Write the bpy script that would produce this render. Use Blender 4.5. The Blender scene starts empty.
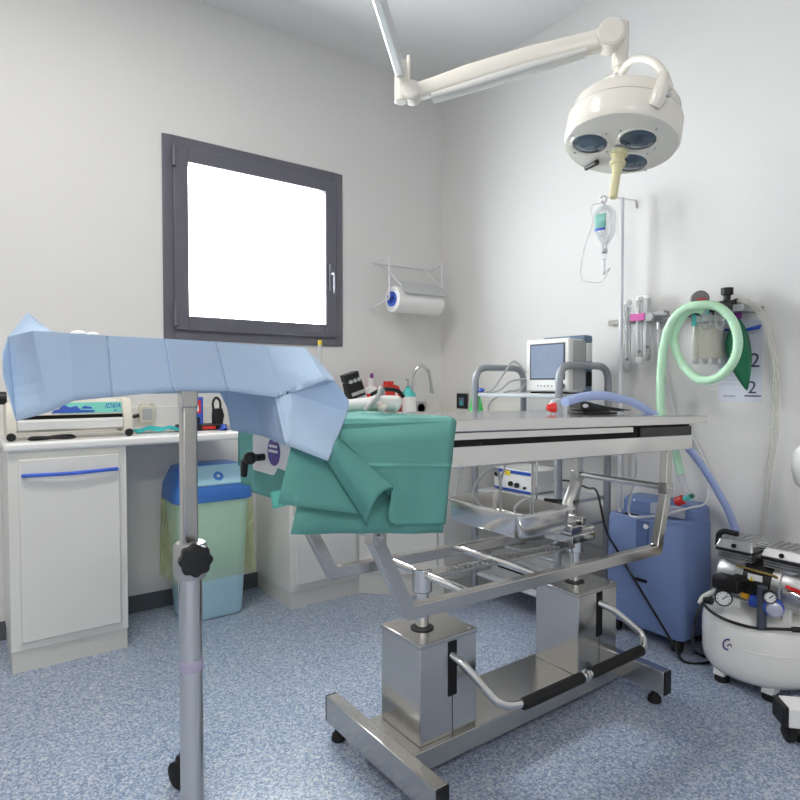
import bpy, bmesh, math, random
from mathutils import Vector, Matrix
random.seed(7)
sc = bpy.context.scene
COL = sc.collection
PI = math.pi
# ------------------------------------------------------------------ camera numbers
FPX = 602.0; AZ = math.radians(53.9); PIT = math.atan(17/602.0); CH = 1.15
CF0 = Vector((math.cos(AZ), math.sin(AZ), 0)); CR = Vector((math.sin(AZ), -math.cos(AZ), 0)); CZ = Vector((0,0,1))
CF = CF0*math.cos(PIT)-CZ*math.sin(PIT); CU = CF0*math.sin(PIT)+CZ*math.cos(PIT)
CO = Vector((0,0,CH))
def P(u, v, x=None, y=None, z=None, t=None):
    """point of the room seen at a photo position, on the plane x=, y=, z= or at depth t"""
    d = CF + CR*((u-400)/FPX) + CU*((400-v)/FPX)
    if x is not None: k = x/d.x
    elif y is not None: k = y/d.y
    elif z is not None: k = (z-CH)/d.z
    else: k = t
    return CO + d*k
YW, XR, ZC = 3.2, 2.69, 3.14

# ------------------------------------------------------------------ materials
MATS = {}
def mat(name, col, rough=.5, metal=0., bump=0., bscale=60., spec=.5, trans=0., ior=1.45, emis=0., alpha=1., var=0., vscale=8., coat=0., stretch=None, sheen=0.):
    if name in MATS: return MATS[name]
    m = bpy.data.materials.new(name); m.use_nodes = True
    nt = m.node_tree; b = nt.nodes['Principled BSDF']
    c = (*col, 1)
    b.inputs['Base Color'].default_value = c
    b.inputs['Roughness'].default_value = rough
    b.inputs['Metallic'].default_value = metal
    b.inputs['Specular IOR Level'].default_value = spec
    b.inputs['IOR'].default_value = ior
    b.inputs['Transmission Weight'].default_value = trans
    b.inputs['Alpha'].default_value = alpha
    b.inputs['Coat Weight'].default_value = coat
    b.inputs['Sheen Weight'].default_value = sheen
    if emis:
        b.inputs['Emission Color'].default_value = c; b.inputs['Emission Strength'].default_value = emis
    tc = nt.nodes.new('ShaderNodeTexCoord')
    src = tc.outputs['Object']
    if stretch:
        mp = nt.nodes.new('ShaderNodeMapping'); mp.inputs['Scale'].default_value = stretch
        nt.links.new(src, mp.inputs['Vector']); src = mp.outputs['Vector']
    if var:
        n = nt.nodes.new('ShaderNodeTexNoise'); n.inputs['Scale'].default_value = vscale; n.inputs['Detail'].default_value = 4
        nt.links.new(src, n.inputs['Vector'])
        mr = nt.nodes.new('ShaderNodeMapRange'); mr.inputs['To Min'].default_value = 1-var; mr.inputs['To Max'].default_value = 1+var
        nt.links.new(n.outputs['Fac'], mr.inputs['Value'])
        mx = nt.nodes.new('ShaderNodeMix'); mx.data_type = 'RGBA'; mx.blend_type = 'MULTIPLY'; mx.inputs['Factor'].default_value = 1
        mx.inputs['A'].default_value = c
        nt.links.new(mr.outputs['Result'], mx.inputs['B']); nt.links.new(mx.outputs['Result'], b.inputs['Base Color'])
    if bump:
        n = nt.nodes.new('ShaderNodeTexNoise'); n.inputs['Scale'].default_value = bscale; n.inputs['Detail'].default_value = 3
        nt.links.new(src, n.inputs['Vector'])
        bp = nt.nodes.new('ShaderNodeBump'); bp.inputs['Strength'].default_value = bump; bp.inputs['Distance'].default_value = .002
        nt.links.new(n.outputs['Fac'], bp.inputs['Height']); nt.links.new(bp.outputs['Normal'], b.inputs['Normal'])
    MATS[name] = m
    return m
def srgb(r, g, b):
    f = lambda c: (c/255/12.92) if c/255 <= .04045 else ((c/255+.055)/1.055)**2.4
    return (f(r), f(g), f(b))

M_wall = mat('wall_paint', srgb(229,228,226), .75, bump=.04, bscale=220)
M_ceil = mat('ceiling_paint', srgb(232,232,231), .85, bump=.03, bscale=160)
M_skirt = mat('skirting_vinyl', srgb(92,98,103), .5)
M_white = mat('cabinet_laminate', srgb(228,228,223), .38, var=.015, vscale=3)
M_plinth = mat('plinth_laminate', srgb(214,214,208), .4)
M_top = mat('worktop_laminate', srgb(240,240,238), .25)
M_splash = mat('backsplash_laminate', srgb(232,230,224), .35)
M_steel = mat('brushed_steel', srgb(208,206,202), .19, 1., bump=.04, bscale=40, var=.04, vscale=5, stretch=(1,1,12))
M_steel2 = mat('satin_steel', srgb(198,196,192), .24, 1., bump=.04, bscale=50, var=.05, vscale=4, stretch=(1,12,1))
M_tops = mat('worn_table_steel', srgb(240,239,237), .18, 1., bump=.03, bscale=30, var=.04, vscale=6)
M_chrome = mat('chrome', srgb(225,224,222), .08, 1.)
M_alu = mat('cast_aluminium', srgb(196,196,198), .38, .9, bump=.1, bscale=120)
M_black = mat('black_plastic', srgb(26,26,28), .45)
M_rubber = mat('black_rubber', srgb(22,22,23), .7, bump=.1, bscale=200)
M_dark = mat('dark_gap', srgb(16,16,17), .8)
M_winframe = mat('window_grey_aluminium', srgb(106,105,114), .38, .25, bump=.02, bscale=80)
M_bluehandle = mat('blue_handle', srgb(58,98,205), .35)
M_bdrape = mat('blue_nonwoven', srgb(202,223,244), .85, bump=.2, bscale=180, var=.03, vscale=40)
M_gdrape = mat('green_nonwoven', srgb(108,174,166), .85, bump=.2, bscale=180, var=.03, vscale=40)
M_mint = mat('mint_nonwoven', srgb(110,205,190), .85, bump=.2, bscale=180)
M_binbody = mat('bin_pale_blue', srgb(196,232,246), .4)
M_binlid = mat('bin_blue', srgb(66,120,196), .35)
M_binflap = mat('bin_flap_blue', srgb(160,202,220), .4)
M_lightenamel = mat('lamp_enamel', srgb(240,236,226), .2, coat=.4)
M_lens = mat('lamp_lens', srgb(70,92,112), .05, .35, coat=1., var=.3, vscale=14)
M_cream = mat('cream_plastic', srgb(226,220,176), .35)
M_beige = mat('sealer_beige', srgb(226,222,208), .4)
M_teal = mat('teal_print', srgb(120,206,190), .4)
M_print = mat('blue_print', srgb(36,78,175), .4)
M_turq = mat('turquoise_cloth', srgb(52,180,180), .8)
M_red = mat('red_plastic', srgb(205,38,34), .35)
M_redjug = mat('red_jug', srgb(196,44,36), .3)
M_blue = mat('blue_plastic', srgb(52,86,185), .4)
M_violet = mat('violet_print', srgb(96,80,150), .5)
M_purple = mat('purple_cap', srgb(120,44,130), .4)
M_brown = mat('amber_glass', srgb(92,52,28), .15)
M_wplastic = mat('white_plastic', srgb(236,236,234), .35)
M_greyp = mat('grey_plastic', srgb(176,178,178), .45)
M_hoop = mat('grey_powder_steel', srgb(158,163,170), .4, .3)
M_shelf = mat('shelf_grey', srgb(196,200,206), .35)
M_monback = mat('monitor_blue_grey', srgb(96,116,140), .45)
M_screen = mat('monitor_glass', srgb(138,150,172), .12, coat=.6, var=.1, vscale=20)
M_conc = mat('concentrator_blue', srgb(112,132,178), .5, bump=.08, bscale=220)
M_concd = mat('concentrator_dark_blue', srgb(92,110,156), .55)
M_tank = mat('tank_white', srgb(244,244,241), .22, coat=.3)
M_greenhose = mat('green_hose', srgb(196,238,205), .4)
M_bluehose = mat('blue_hose', srgb(172,190,238), .4)
M_darkgreen = mat('breathing_bag_green', srgb(24,104,72), .35, bump=.3, bscale=25)
M_gran = mat('soda_lime', srgb(216,208,190), .9, bump=.8, bscale=160, var=.12, vscale=90)
M_paper = mat('paper', srgb(236,237,238), .7)
M_tissue = mat('paper_roll_tissue', srgb(244,244,242), .9, bump=.15, bscale=200)
M_wire = mat('white_wire', srgb(228,230,234), .35)
M_pink = mat('pink_label', srgb(205,90,165), .5)
M_yellow = mat('yellow_plastic', srgb(232,205,50), .4)
M_green = mat('green_liquid_bottle', srgb(84,205,110), .35)
M_teacap = mat('teal_cap', srgb(88,200,196), .4)
M_mintlab = mat('infusion_label', srgb(140,198,188), .5)
M_gas = mat('gas_silver', srgb(170,172,175), .3, .8)

def clear_mat(name, col, op, rough=.15):
    """thin clear plastic: transparent mixed with a glossy coloured surface"""
    m = bpy.data.materials.new(name); m.use_nodes = True
    nt = m.node_tree; out = nt.nodes['Material Output']; b = nt.nodes['Principled BSDF']
    b.inputs['Base Color'].default_value = (*col,1); b.inputs['Roughness'].default_value = rough
    tr = nt.nodes.new('ShaderNodeBsdfTransparent'); tr.inputs['Color'].default_value = (*[.6+.4*c for c in col],1)
    lw = nt.nodes.new('ShaderNodeLayerWeight'); lw.inputs['Blend'].default_value = .35
    mr = nt.nodes.new('ShaderNodeMapRange'); mr.inputs['To Min'].default_value = op; mr.inputs['To Max'].default_value = min(1, op+.5)
    nt.links.new(lw.outputs['Facing'], mr.inputs['Value'])
    mx = nt.nodes.new('ShaderNodeMixShader')
    nt.links.new(mr.outputs['Result'], mx.inputs['Fac']); nt.links.new(tr.outputs['BSDF'], mx.inputs[1]); nt.links.new(b.outputs['BSDF'], mx.inputs[2])
    nt.links.new(mx.outputs['Shader'], out.inputs['Surface'])
    return m
M_clear = clear_mat('clear_plastic', srgb(232,236,238), .22)
M_clearhose = clear_mat('clear_hose_plastic', srgb(232,232,226), .28)
M_frost = clear_mat('frosted_plastic', srgb(236,238,240), .55)
M_bag = clear_mat('yellow_bin_liner', srgb(236,242,190), .07, .25)
def translucent(m, col, f):
    nt=m.node_tree; b=nt.nodes['Principled BSDF']; out=nt.nodes['Material Output']
    tr=nt.nodes.new('ShaderNodeBsdfTranslucent'); tr.inputs['Color'].default_value=(*col,1)
    mx=nt.nodes.new('ShaderNodeMixShader'); mx.inputs['Fac'].default_value=f
    nt.links.new(b.outputs['BSDF'],mx.inputs[1]); nt.links.new(tr.outputs['BSDF'],mx.inputs[2]); nt.links.new(mx.outputs['Shader'],out.inputs['Surface'])
translucent(M_bdrape, srgb(202,224,246), .30); translucent(M_gdrape, srgb(108,174,166), .2)
M_glass = clear_mat('window_glass', srgb(235,242,244), .03, .02)

def floor_mat():
    m = bpy.data.materials.new('speckled_vinyl'); m.use_nodes = True
    nt = m.node_tree; b = nt.nodes['Principled BSDF']; L = nt.links
    tc = nt.nodes.new('ShaderNodeTexCoord')
    n1 = nt.nodes.new('ShaderNodeTexVoronoi'); n1.inputs['Scale'].default_value = 175
    n2 = nt.nodes.new('ShaderNodeTexNoise'); n2.inputs['Scale'].default_value = 70; n2.inputs['Detail'].default_value = 5; n2.inputs['Roughness'].default_value=.75
    L.new(tc.outputs['Object'], n1.inputs['Vector']); L.new(tc.outputs['Object'], n2.inputs['Vector'])
    sep = nt.nodes.new('ShaderNodeSeparateColor'); L.new(n1.outputs['Color'], sep.inputs['Color'])
    r1 = nt.nodes.new('ShaderNodeValToRGB'); e = r1.color_ramp
    e.interpolation = 'CONSTANT'
    cols = [(0,(120,137,164)),(.2,(154,169,191)),(.45,(172,183,200)),(.7,(198,203,209)),(.88,(130,151,184))]
    e.elements[0].position = 0; e.elements[0].color = (*srgb(*cols[0][1]),1)
    e.elements[1].position = cols[1][0]; e.elements[1].color = (*srgb(*cols[1][1]),1)
    for p, c in cols[2:]:
        q = e.elements.new(p); q.color = (*srgb(*c),1)
    L.new(sep.outputs['Red'], r1.inputs['Fac'])
    mr = nt.nodes.new('ShaderNodeMapRange'); mr.inputs['From Min'].default_value=.3; mr.inputs['From Max'].default_value=.7
    mr.inputs['To Min'].default_value=.72; mr.inputs['To Max'].default_value=1.22
    L.new(n2.outputs['Fac'], mr.inputs['Value'])
    mx = nt.nodes.new('ShaderNodeMix'); mx.data_type='RGBA'; mx.blend_type='MULTIPLY'; mx.inputs['Factor'].default_value=1
    L.new(r1.outputs['Color'], mx.inputs['A']); L.new(mr.outputs['Result'], mx.inputs['B'])
    L.new(mx.outputs['Result'], b.inputs['Base Color'])
    b.inputs['Roughness'].default_value = .28
    return m
M_floor = floor_mat()

# ------------------------------------------------------------------ mesh builder
def catmull(pts, n=8, closed=False):
    pts = [Vector(p) for p in pts]
    if len(pts) < 3: return pts
    out = []
    N = len(pts); segs = N if closed else N-1
    for i in range(segs):
        if closed: p0,p1,p2,p3 = pts[(i-1)%N],pts[i],pts[(i+1)%N],pts[(i+2)%N]
        else: p0,p1,p2,p3 = pts[max(i-1,0)],pts[i],pts[i+1],pts[min(i+2,N-1)]
        for k in range(n):
            t=k/n; t2=t*t; t3=t2*t
            out.append(.5*((2*p1)+(p2-p0)*t+(2*p0-5*p1+4*p2-p3)*t2+(3*p1-p0-3*p2+p3)*t3))
    if not closed: out.append(pts[-1])
    return out
def fillet(pts, r, n=5):
    """round the corners of a polyline"""
    pts=[Vector(p) for p in pts]; out=[pts[0]]
    for i in range(1,len(pts)-1):
        a,b,c=pts[i-1],pts[i],pts[i+1]
        d1=(a-b); d2=(c-b); rr=min(r,d1.length*.49,d2.length*.49)
        p=b+d1.normalized()*rr; q=b+d2.normalized()*rr
        for k in range(n+1):
            t=k/n; out.append((1-t)**2*p+2*t*(1-t)*b+t*t*q)
    out.append(pts[-1]); return out
class MB:
    def __init__(s): s.bm = bmesh.new(); s.M = Matrix.Identity(4)
    def v(s, p): return s.bm.verts.new(s.M @ Vector(p))
    def face(s, vs):
        try: return s.bm.faces.new(vs)
        except ValueError: return None
    def box(s, lo, hi, M=None):
        M = M or Matrix.Identity(4)
        x0,y0,z0=lo; x1,y1,z1=hi
        v=[s.v(M@Vector(p)) for p in ((x0,y0,z0),(x1,y0,z0),(x1,y1,z0),(x0,y1,z0),(x0,y0,z1),(x1,y0,z1),(x1,y1,z1),(x0,y1,z1))]
        for f in ((0,3,2,1),(4,5,6,7),(0,1,5,4),(1,2,6,5),(2,3,7,6),(3,0,4,7)): s.face([v[i] for i in f])
        return s
    def hexa(s, p):
        v=[s.v(q) for q in p]
        for f in ((0,3,2,1),(4,5,6,7),(0,1,5,4),(1,2,6,5),(2,3,7,6),(3,0,4,7)): s.face([v[i] for i in f])
        return s
    def bar(s, a, b, w, h, up=(0,0,1)):
        """rectangular bar between two points; h along up"""
        a=Vector(a); b=Vector(b); d=(b-a).normalized(); u=Vector(up); u=(u-d*u.dot(d)).normalized(); r=d.cross(u)
        return s.hexa([a-r*w/2-u*h/2,a+r*w/2-u*h/2,b+r*w/2-u*h/2,b-r*w/2-u*h/2,a-r*w/2+u*h/2,a+r*w/2+u*h/2,b+r*w/2+u*h/2,b-r*w/2+u*h/2])
    def barpath(s, pts, w, h, side):
        """mitred rectangular section along a planar path; side = plane normal (w along side)"""
        pts=[Vector(p) for p in pts]; side=Vector(side).normalized(); rings=[]
        for i,p in enumerate(pts):
            d1=(p-pts[i-1]).normalized() if i else None
            d2=(pts[i+1]-p).normalized() if i<len(pts)-1 else None
            if d1 is None: n=side.cross(d2); k=1
            elif d2 is None: n=side.cross(d1); k=1
            else:
                n1=side.cross(d1); n2=side.cross(d2); n=(n1+n2).normalized(); k=1/max(.3,n.dot(n1))
            n=n.normalized()*k*h/2
            rings.append([s.v(p+n+side*w/2),s.v(p+n-side*w/2),s.v(p-n-side*w/2),s.v(p-n+side*w/2)])
        for a,b in zip(rings,rings[1:]):
            for k in range(4): s.face([a[k],a[(k+1)%4],b[(k+1)%4],b[k]])
        s.face(rings[0][::-1]); s.face(rings[-1]); return s
    def tube(s, pts, r, n=12, closed=False, cap=True, sx=1.):
        pts=[Vector(p) for p in pts]; N=len(pts)
        rs = r if isinstance(r,(list,tuple)) else [r]*N
        tang=[]
        for i in range(N):
            if closed: d=pts[(i+1)%N]-pts[i-1]
            else: d=pts[min(i+1,N-1)]-pts[max(i-1,0)]
            tang.append(d.normalized())
        ref=Vector((0,0,1)) if abs(tang[0].z)<.9 else Vector((1,0,0))
        nrm=(ref-tang[0]*ref.dot(tang[0])).normalized(); rings=[]
        for i in range(N):
            if i:
                ax=tang[i-1].cross(tang[i])
                if ax.length>1e-7:
                    nrm=Matrix.Rotation(tang[i-1].angle(tang[i]),3,ax.normalized())@nrm
                nrm=(nrm-tang[i]*nrm.dot(tang[i])).normalized()
            bi=tang[i].cross(nrm)
            rings.append([s.v(pts[i]+(nrm*math.cos(2*PI*k/n)*sx+bi*math.sin(2*PI*k/n))*rs[i]) for k in range(n)])
        prs=list(zip(rings,rings[1:]))
        if closed: prs.append((rings[-1],rings[0]))
        for a,b in prs:
            for k in range(n): s.face([a[k],a[(k+1)%n],b[(k+1)%n],b[k]])
        if cap and not closed: s.face(rings[0][::-1]); s.face(rings[-1])
        return s
    def cyl(s, a, b, r, r2=None, n=24): return s.tube([a,b],[r,r if r2 is None else r2],n)
    def lathe(s, prof, o=(0,0,0), axis=(0,0,1), n=32, sx=1., cap=True):
        """prof = [(radius, height along axis)]"""
        o=Vector(o); ax=Vector(axis).normalized()
        ref=Vector((1,0,0)) if abs(ax.x)<.9 else Vector((0,1,0))
        e1=(ref-ax*ref.dot(ax)).normalized(); e2=ax.cross(e1); rings=[]
        for r,h in prof:
            rings.append([s.v(o+ax*h+(e1*math.cos(2*PI*k/n)*sx+e2*math.sin(2*PI*k/n))*max(r,1e-5)) for k in range(n)])
        for a,b in zip(rings,rings[1:]):
            for k in range(n): s.face([a[k],a[(k+1)%n],b[(k+1)%n],b[k]])
        if cap: s.face(rings[0][::-1]); s.face(rings[-1])
        return s
    def ball(s, c, r, n=14, sc=(1,1,1)):
        pr=[(math.sin(PI*i/n)*r,-math.cos(PI*i/n)*r) for i in range(n+1)]
        old=s.M; s.M=old@Matrix.Translation(Vector(c))@Matrix.Diagonal((*sc,1)); s.lathe(pr,n=2*n,cap=False); s.M=old; return s
    def torus(s, c, axis, R, r, n=40, m=10):
        ax=Vector(axis).normalized(); ref=Vector((1,0,0)) if abs(ax.x)<.9 else Vector((0,1,0))
        e1=(ref-ax*ref.dot(ax)).normalized(); e2=ax.cross(e1)
        return s.tube([Vector(c)+(e1*math.cos(2*PI*k/n)+e2*math.sin(2*PI*k/n))*R for k in range(n)],r,m,closed=True)
    def prism(s, poly, off):
        """poly = 3D polygon, off = extrusion vector"""
        off=Vector(off); a=[s.v(p) for p in poly]; b=[s.v(Vector(p)+off) for p in poly]; n=len(poly)
        s.face(a[::-1]); s.face(b)
        for k in range(n): s.face([a[k],a[(k+1)%n],b[(k+1)%n],b[k]])
        return s
    def sheet(s, rows):
        g=[[s.v(p) for p in r] for r in rows]
        for a,b in zip(g,g[1:]):
            for k in range(len(a)-1): s.face([a[k],a[k+1],b[k+1],b[k]])
        return s
    def build(s, name, m, parent=None, bevel=0., seg=2, smooth=True, angle=40, sub=0, solid=0., simple=False):
        bmesh.ops.remove_doubles(s.bm, verts=s.bm.verts, dist=1e-6)
        bmesh.ops.recalc_face_normals(s.bm, faces=s.bm.faces)
        me=bpy.data.meshes.new(name); s.bm.to_mesh(me); s.bm.free()
        me.materials.append(m)
        if smooth:
            me.polygons.foreach_set('use_smooth',[True]*len(me.polygons))
            me.set_sharp_from_angle(angle=math.radians(angle))
        o=bpy.data.objects.new(name, me); COL.objects.link(o)
        if parent: setpar(o,parent)
        if sub:
            md=o.modifiers.new('sub','SUBSURF'); md.levels=md.render_levels=sub
            if simple: md.subdivision_type='SIMPLE'
        if solid:
            md=o.modifiers.new('solid','SOLIDIFY'); md.thickness=solid; md.offset=0
        if bevel:
            md=o.modifiers.new('bev','BEVEL'); md.width=bevel; md.segments=seg; md.limit_method='ANGLE'; md.angle_limit=math.radians(35); md.harden_normals=False
        return o
LOCS={}
def setpar(o,p):
    o.parent=p
    o.matrix_parent_inverse=Matrix.Translation(-LOCS.get(p,Vector((0,0,0))))
def tag(o, label=None, cat=None, group=None, kind=None):
    if label: o['label']=label
    if cat: o['category']=cat
    if group: o['group']=group
    if kind: o['kind']=kind
    return o
def thing(name, label, cat, loc=(0,0,0), group=None):
    o=bpy.data.objects.new(name,None); o.empty_display_size=.05; COL.objects.link(o); o.location=loc; LOCS[o]=Vector(loc)
    return tag(o,label,cat,group)
def struct(o): o['kind']='structure'; return o
def text(name, body, size, m, parent, origin, xdir, ydir, depth=.0006, align='CENTER', shear=0.):
    cu=bpy.data.curves.new(name,'FONT'); cu.body=body; cu.size=size; cu.extrude=depth; cu.align_x=align; cu.align_y='CENTER'; cu.shear=shear
    tmp=bpy.data.objects.new(name+'_tmp',cu); COL.objects.link(tmp)
    dg=bpy.context.evaluated_depsgraph_get(); me=bpy.data.meshes.new_from_object(tmp.evaluated_get(dg))
    COL.objects.unlink(tmp); bpy.data.objects.remove(tmp); bpy.data.curves.remove(cu)
    x=Vector(xdir).normalized(); y=Vector(ydir).normalized(); z=x.cross(y)
    M=Matrix((( x.x,y.x,z.x,origin[0]),(x.y,y.y,z.y,origin[1]),(x.z,y.z,z.z,origin[2]),(0,0,0,1)))
    me.transform(M); me.materials.clear(); me.materials.append(m)
    o=bpy.data.objects.new(name,me); COL.objects.link(o)
    if parent: setpar(o,parent)
    return o
def lerp(a,b,t): return a+(b-a)*t

# ------------------------------------------------------------------ room
XL, YF = -2.2, -2.4
struct(MB().box((XL,YF,-.1),(XR,YW,0)).build('floor',M_floor,smooth=False))
struct(MB().box((XL,YF,ZC),(XR,YW,ZC+.1)).build('ceiling',M_ceil,smooth=False))
W0=P(163,135,y=YW); W1=P(342,345,y=YW)
wx0,wx1,wz0,wz1=.840,1.893,1.374,2.413
w=MB()
w.box((XL-.12,YW,-.1),(wx0,YW+.25,ZC+.1)).box((wx1,YW,-.1),(XR+.12,YW+.25,ZC+.1)).box((wx0,YW,-.1),(wx1,YW+.25,wz0)).box((wx0,YW,wz1),(wx1,YW+.25,ZC+.1))
struct(w.build('wall_back',M_wall,smooth=False))
struct(MB().box((XR,YF-.12,-.1),(XR+.12,YW,ZC+.1)).build('wall_right',M_wall,smooth=False))
struct(MB().box((XL-.12,YF-.12,-.1),(XL,YW,ZC+.1)).build('wall_left',M_wall,smooth=False))
struct(MB().box((XL,YF-.12,-.1),(XR,YF,ZC+.1)).build('wall_front',M_wall,smooth=False))
struct(MB().box((XL,YW-.006,0),(XR,YW,.085)).build('baseboard_back',M_skirt,bevel=.002))
struct(MB().box((XR-.006,YF,0),(XR,YW-.006,.085)).build('baseboard_right',M_skirt,bevel=.002))
# window: fixed frame, sash, pane, handle, hinges
win=thing('window_1','grey aluminium window with bright white pane in back wall','window',((wx0+wx1)/2,YW,wz0)); win['kind']='structure'
def ring(mb,x0,x1,z0,z1,ww,y0,y1):
    mb.box((x0,y0,z0),(x0+ww,y1,z1)).box((x1-ww,y0,z0),(x1,y1,z1)).box((x0+ww,y0,z0),(x1-ww,y1,z0+ww)).box((x0+ww,y0,z1-ww),(x1-ww,y1,z1)); return mb
ring(MB(),wx0,wx1,wz0,wz1,.055,YW-.012,YW+.07).build('window_frame',M_winframe,win,bevel=.003)
ring(MB(),wx0+.050,wx1-.050,wz0+.050,wz1-.050,.075,YW-.028,YW+.05).build('sash',M_winframe,win,bevel=.004)
MB().box((wx0+.12,YW+.012,wz0+.12),(wx1-.12,YW+.018,wz1-.12)).build('pane',M_glass,win,smooth=False)
h=MB().box((wx1-.105,YW-.04,1.70),(wx1-.078,YW-.028,1.86)).build('handle_plate',M_winframe,win,bevel=.004)
MB().tube(fillet([(wx1-.09,YW-.04,1.80),(wx1-.09,YW-.075,1.80),(wx1-.09,YW-.075,1.68)],.02),.010,10).build('handle',M_winframe,win)
for zz in (wz0+.07,wz1-.16):
    MB().cyl((wx0+.052,YW-.034,zz),(wx0+.052,YW-.034,zz+.10),.011).build('hinge',M_winframe,win)
# ------------------------------------------------------------------ fitted cabinets
YC = 2.79; ZT = .916          # cabinet front, worktop height
def vec(x,y,z): return Vector((x,y,z))
# left cabinet
c=thing('base_cabinet','white single-door base cabinet with blue bar handle at far left','cabinet',(.36,3.0,0),'white base cabinets')
MB().box((.142,YC,.085),(.572,YW-.008,ZT-.036)).build('body',M_white,c,bevel=.002)
MB().box((.146,YC+.004,.0),(.568,YW-.008,.085)).build('plinth',M_plinth,c)
d=MB().box((.178,YC-.018,.122),(.540,YC,ZT-.068)).build('door',M_white,c,bevel=.003)
hp=[(.196,YC-.016,.785),(.205,YC-.034,.787),(.36,YC-.040,.784),(.515,YC-.034,.787),(.526,YC-.016,.785)]
MB().tube(catmull(hp,6),.0075,10).build('handle',M_bluehandle,d)
t=MB().box((.128,YC-.022,ZT-.036),(1.088,YW-.006,ZT)).build('worktop',M_top,bevel=.012,seg=4)
tag(t,'white worktop over left cabinet and bin','worktop')
tag(MB().box((.128,YW-.012,ZT),(1.20,YW,1.03)).build('backsplash',M_splash,bevel=.002),'low white backsplash board behind the sealing machine','backsplash')
# right cabinet + corner unit
c=thing('base_cabinet','white base cabinet right of the bin, half behind green drape','cabinet',(1.54,3.0,0),'white base cabinets')
MB().box((1.330,YC-.02,.085),(1.742,YW-.008,ZT-.036)).build('body',M_white,c,bevel=.002)
MB().box((1.334,YC-.016,0),(1.742,YW-.008,.085)).build('plinth',M_plinth,c)
d=MB().box((1.362,YC-.038,.122),(1.715,YC-.02,ZT-.068)).build('door',M_white,c,bevel=.003)
MB().tube(catmull([(1.39,YC-.036,.785),(1.40,YC-.054,.787),(1.54,YC-.060,.784),(1.68,YC-.054,.787),(1.69,YC-.036,.785)],6),.0075,10).build('handle',M_bluehandle,d)
c=thing('corner_cabinet','white angled corner cabinet below the sink','cabinet',(2.2,2.8,0))
def corner(z0,z1,off):
    A=vec(1.744,YC-.02+off,z0); B=vec(2.07+off*.6,2.44+off,z0); D=vec(XR-.008,2.44+off,z0); E=vec(XR-.008,YW-.008,z0); F=vec(1.744,YW-.008,z0)
    return MB().prism([A,B,D,E,F],(0,0,z1-z0))
corner(.085,ZT-.036,0).build('body',M_white,c,bevel=.002)
corner(0,.085,.004).build('plinth',M_plinth,c)
a=vec(1.744,YC-.02,0); b=vec(2.07,2.44,0); dd=(b-a).normalized(); nn=vec(dd.y,-dd.x,0)
if nn.y>0: nn=-nn
L=(b-a).length
q=[a+dd*.035,a+dd*(L-.035)]
d=MB().prism([q[0]+vec(0,0,.122),q[1]+vec(0,0,.122),q[1]+vec(0,0,ZT-.068),q[0]+vec(0,0,ZT-.068)],nn*.018).build('door',M_white,c,bevel=.003)
MB().tube(catmull([q[0]+dd*.05+nn*.017+vec(0,0,.785),q[0]+dd*.06+nn*.035+vec(0,0,.787),q[1]-dd*.06+nn*.035+vec(0,0,.787),q[1]-dd*.05+nn*.017+vec(0,0,.785)],6),.0075,10).build('handle',M_bluehandle,d)
w=MB().prism([vec(1.322,YC-.042,ZT-.036),vec(1.735,YC-.042,ZT-.036),vec(2.055,2.425,ZT-.036),vec(XR-.006,2.425,ZT-.036),vec(XR-.006,YW-.006,ZT-.036),vec(1.322,YW-.006,ZT-.036)],(0,0,.036)).build('worktop',M_top,bevel=.010,seg=4)
tag(w,'white angled worktop in the room corner carrying bottles and tap','worktop')
bs=MB().box((1.322,YW-.012,ZT),(XR-.012,YW,1.03)).box((XR-.012,2.43,ZT),(XR,YW,1.03)).build('backsplash',M_splash,bevel=.002)
tag(bs,'low white backsplash board around the corner worktop','backsplash')

# ------------------------------------------------------------------ waste bin
bn=thing('waste_bin','light blue swing-top waste bin with blue lid and yellow liner','bin',(.985,2.99,0))
def rrect(cx,cy,hx,hy,r,z,n=6):
    out=[]
    for sx,sy,a0 in ((1,1,0),(-1,1,90),(-1,-1,180),(1,-1,270)):
        for k in range(n+1):
            a=math.radians(a0+90*k/n); out.append(vec(cx+sx*(hx-r)+r*math.cos(a),cy+sy*(hy-r)+r*math.sin(a),z))
    return out
def loft(mb,rings,cap=True):
    R=[[mb.v(p) for p in r] for r in rings]; n=len(R[0])
    for a,b in zip(R,R[1:]):
        for k in range(n): mb.face([a[k],a[(k+1)%n],b[(k+1)%n],b[k]])
    if cap: mb.face(R[0][::-1]); mb.face(R[-1])
    return mb
bx,by=.988,2.995
loft(MB(),[rrect(bx,by,.140,.110,.05,.004),rrect(bx,by,.147,.116,.05,.012),rrect(bx,by,.176,.136,.05,.585)]).build('body',M_binbody,bn)
lid=loft(MB(),[rrect(bx,by,.190,.147,.055,.580),rrect(bx,by,.195,.150,.055,.586),rrect(bx,by,.190,.148,.055,.655),rrect(bx,by,.176,.125,.055,.70),rrect(bx,by+.01,.160,.095,.05,.742),rrect(bx,by+.01,.135,.07,.045,.752)]).build('lid',M_binlid,bn)
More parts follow.
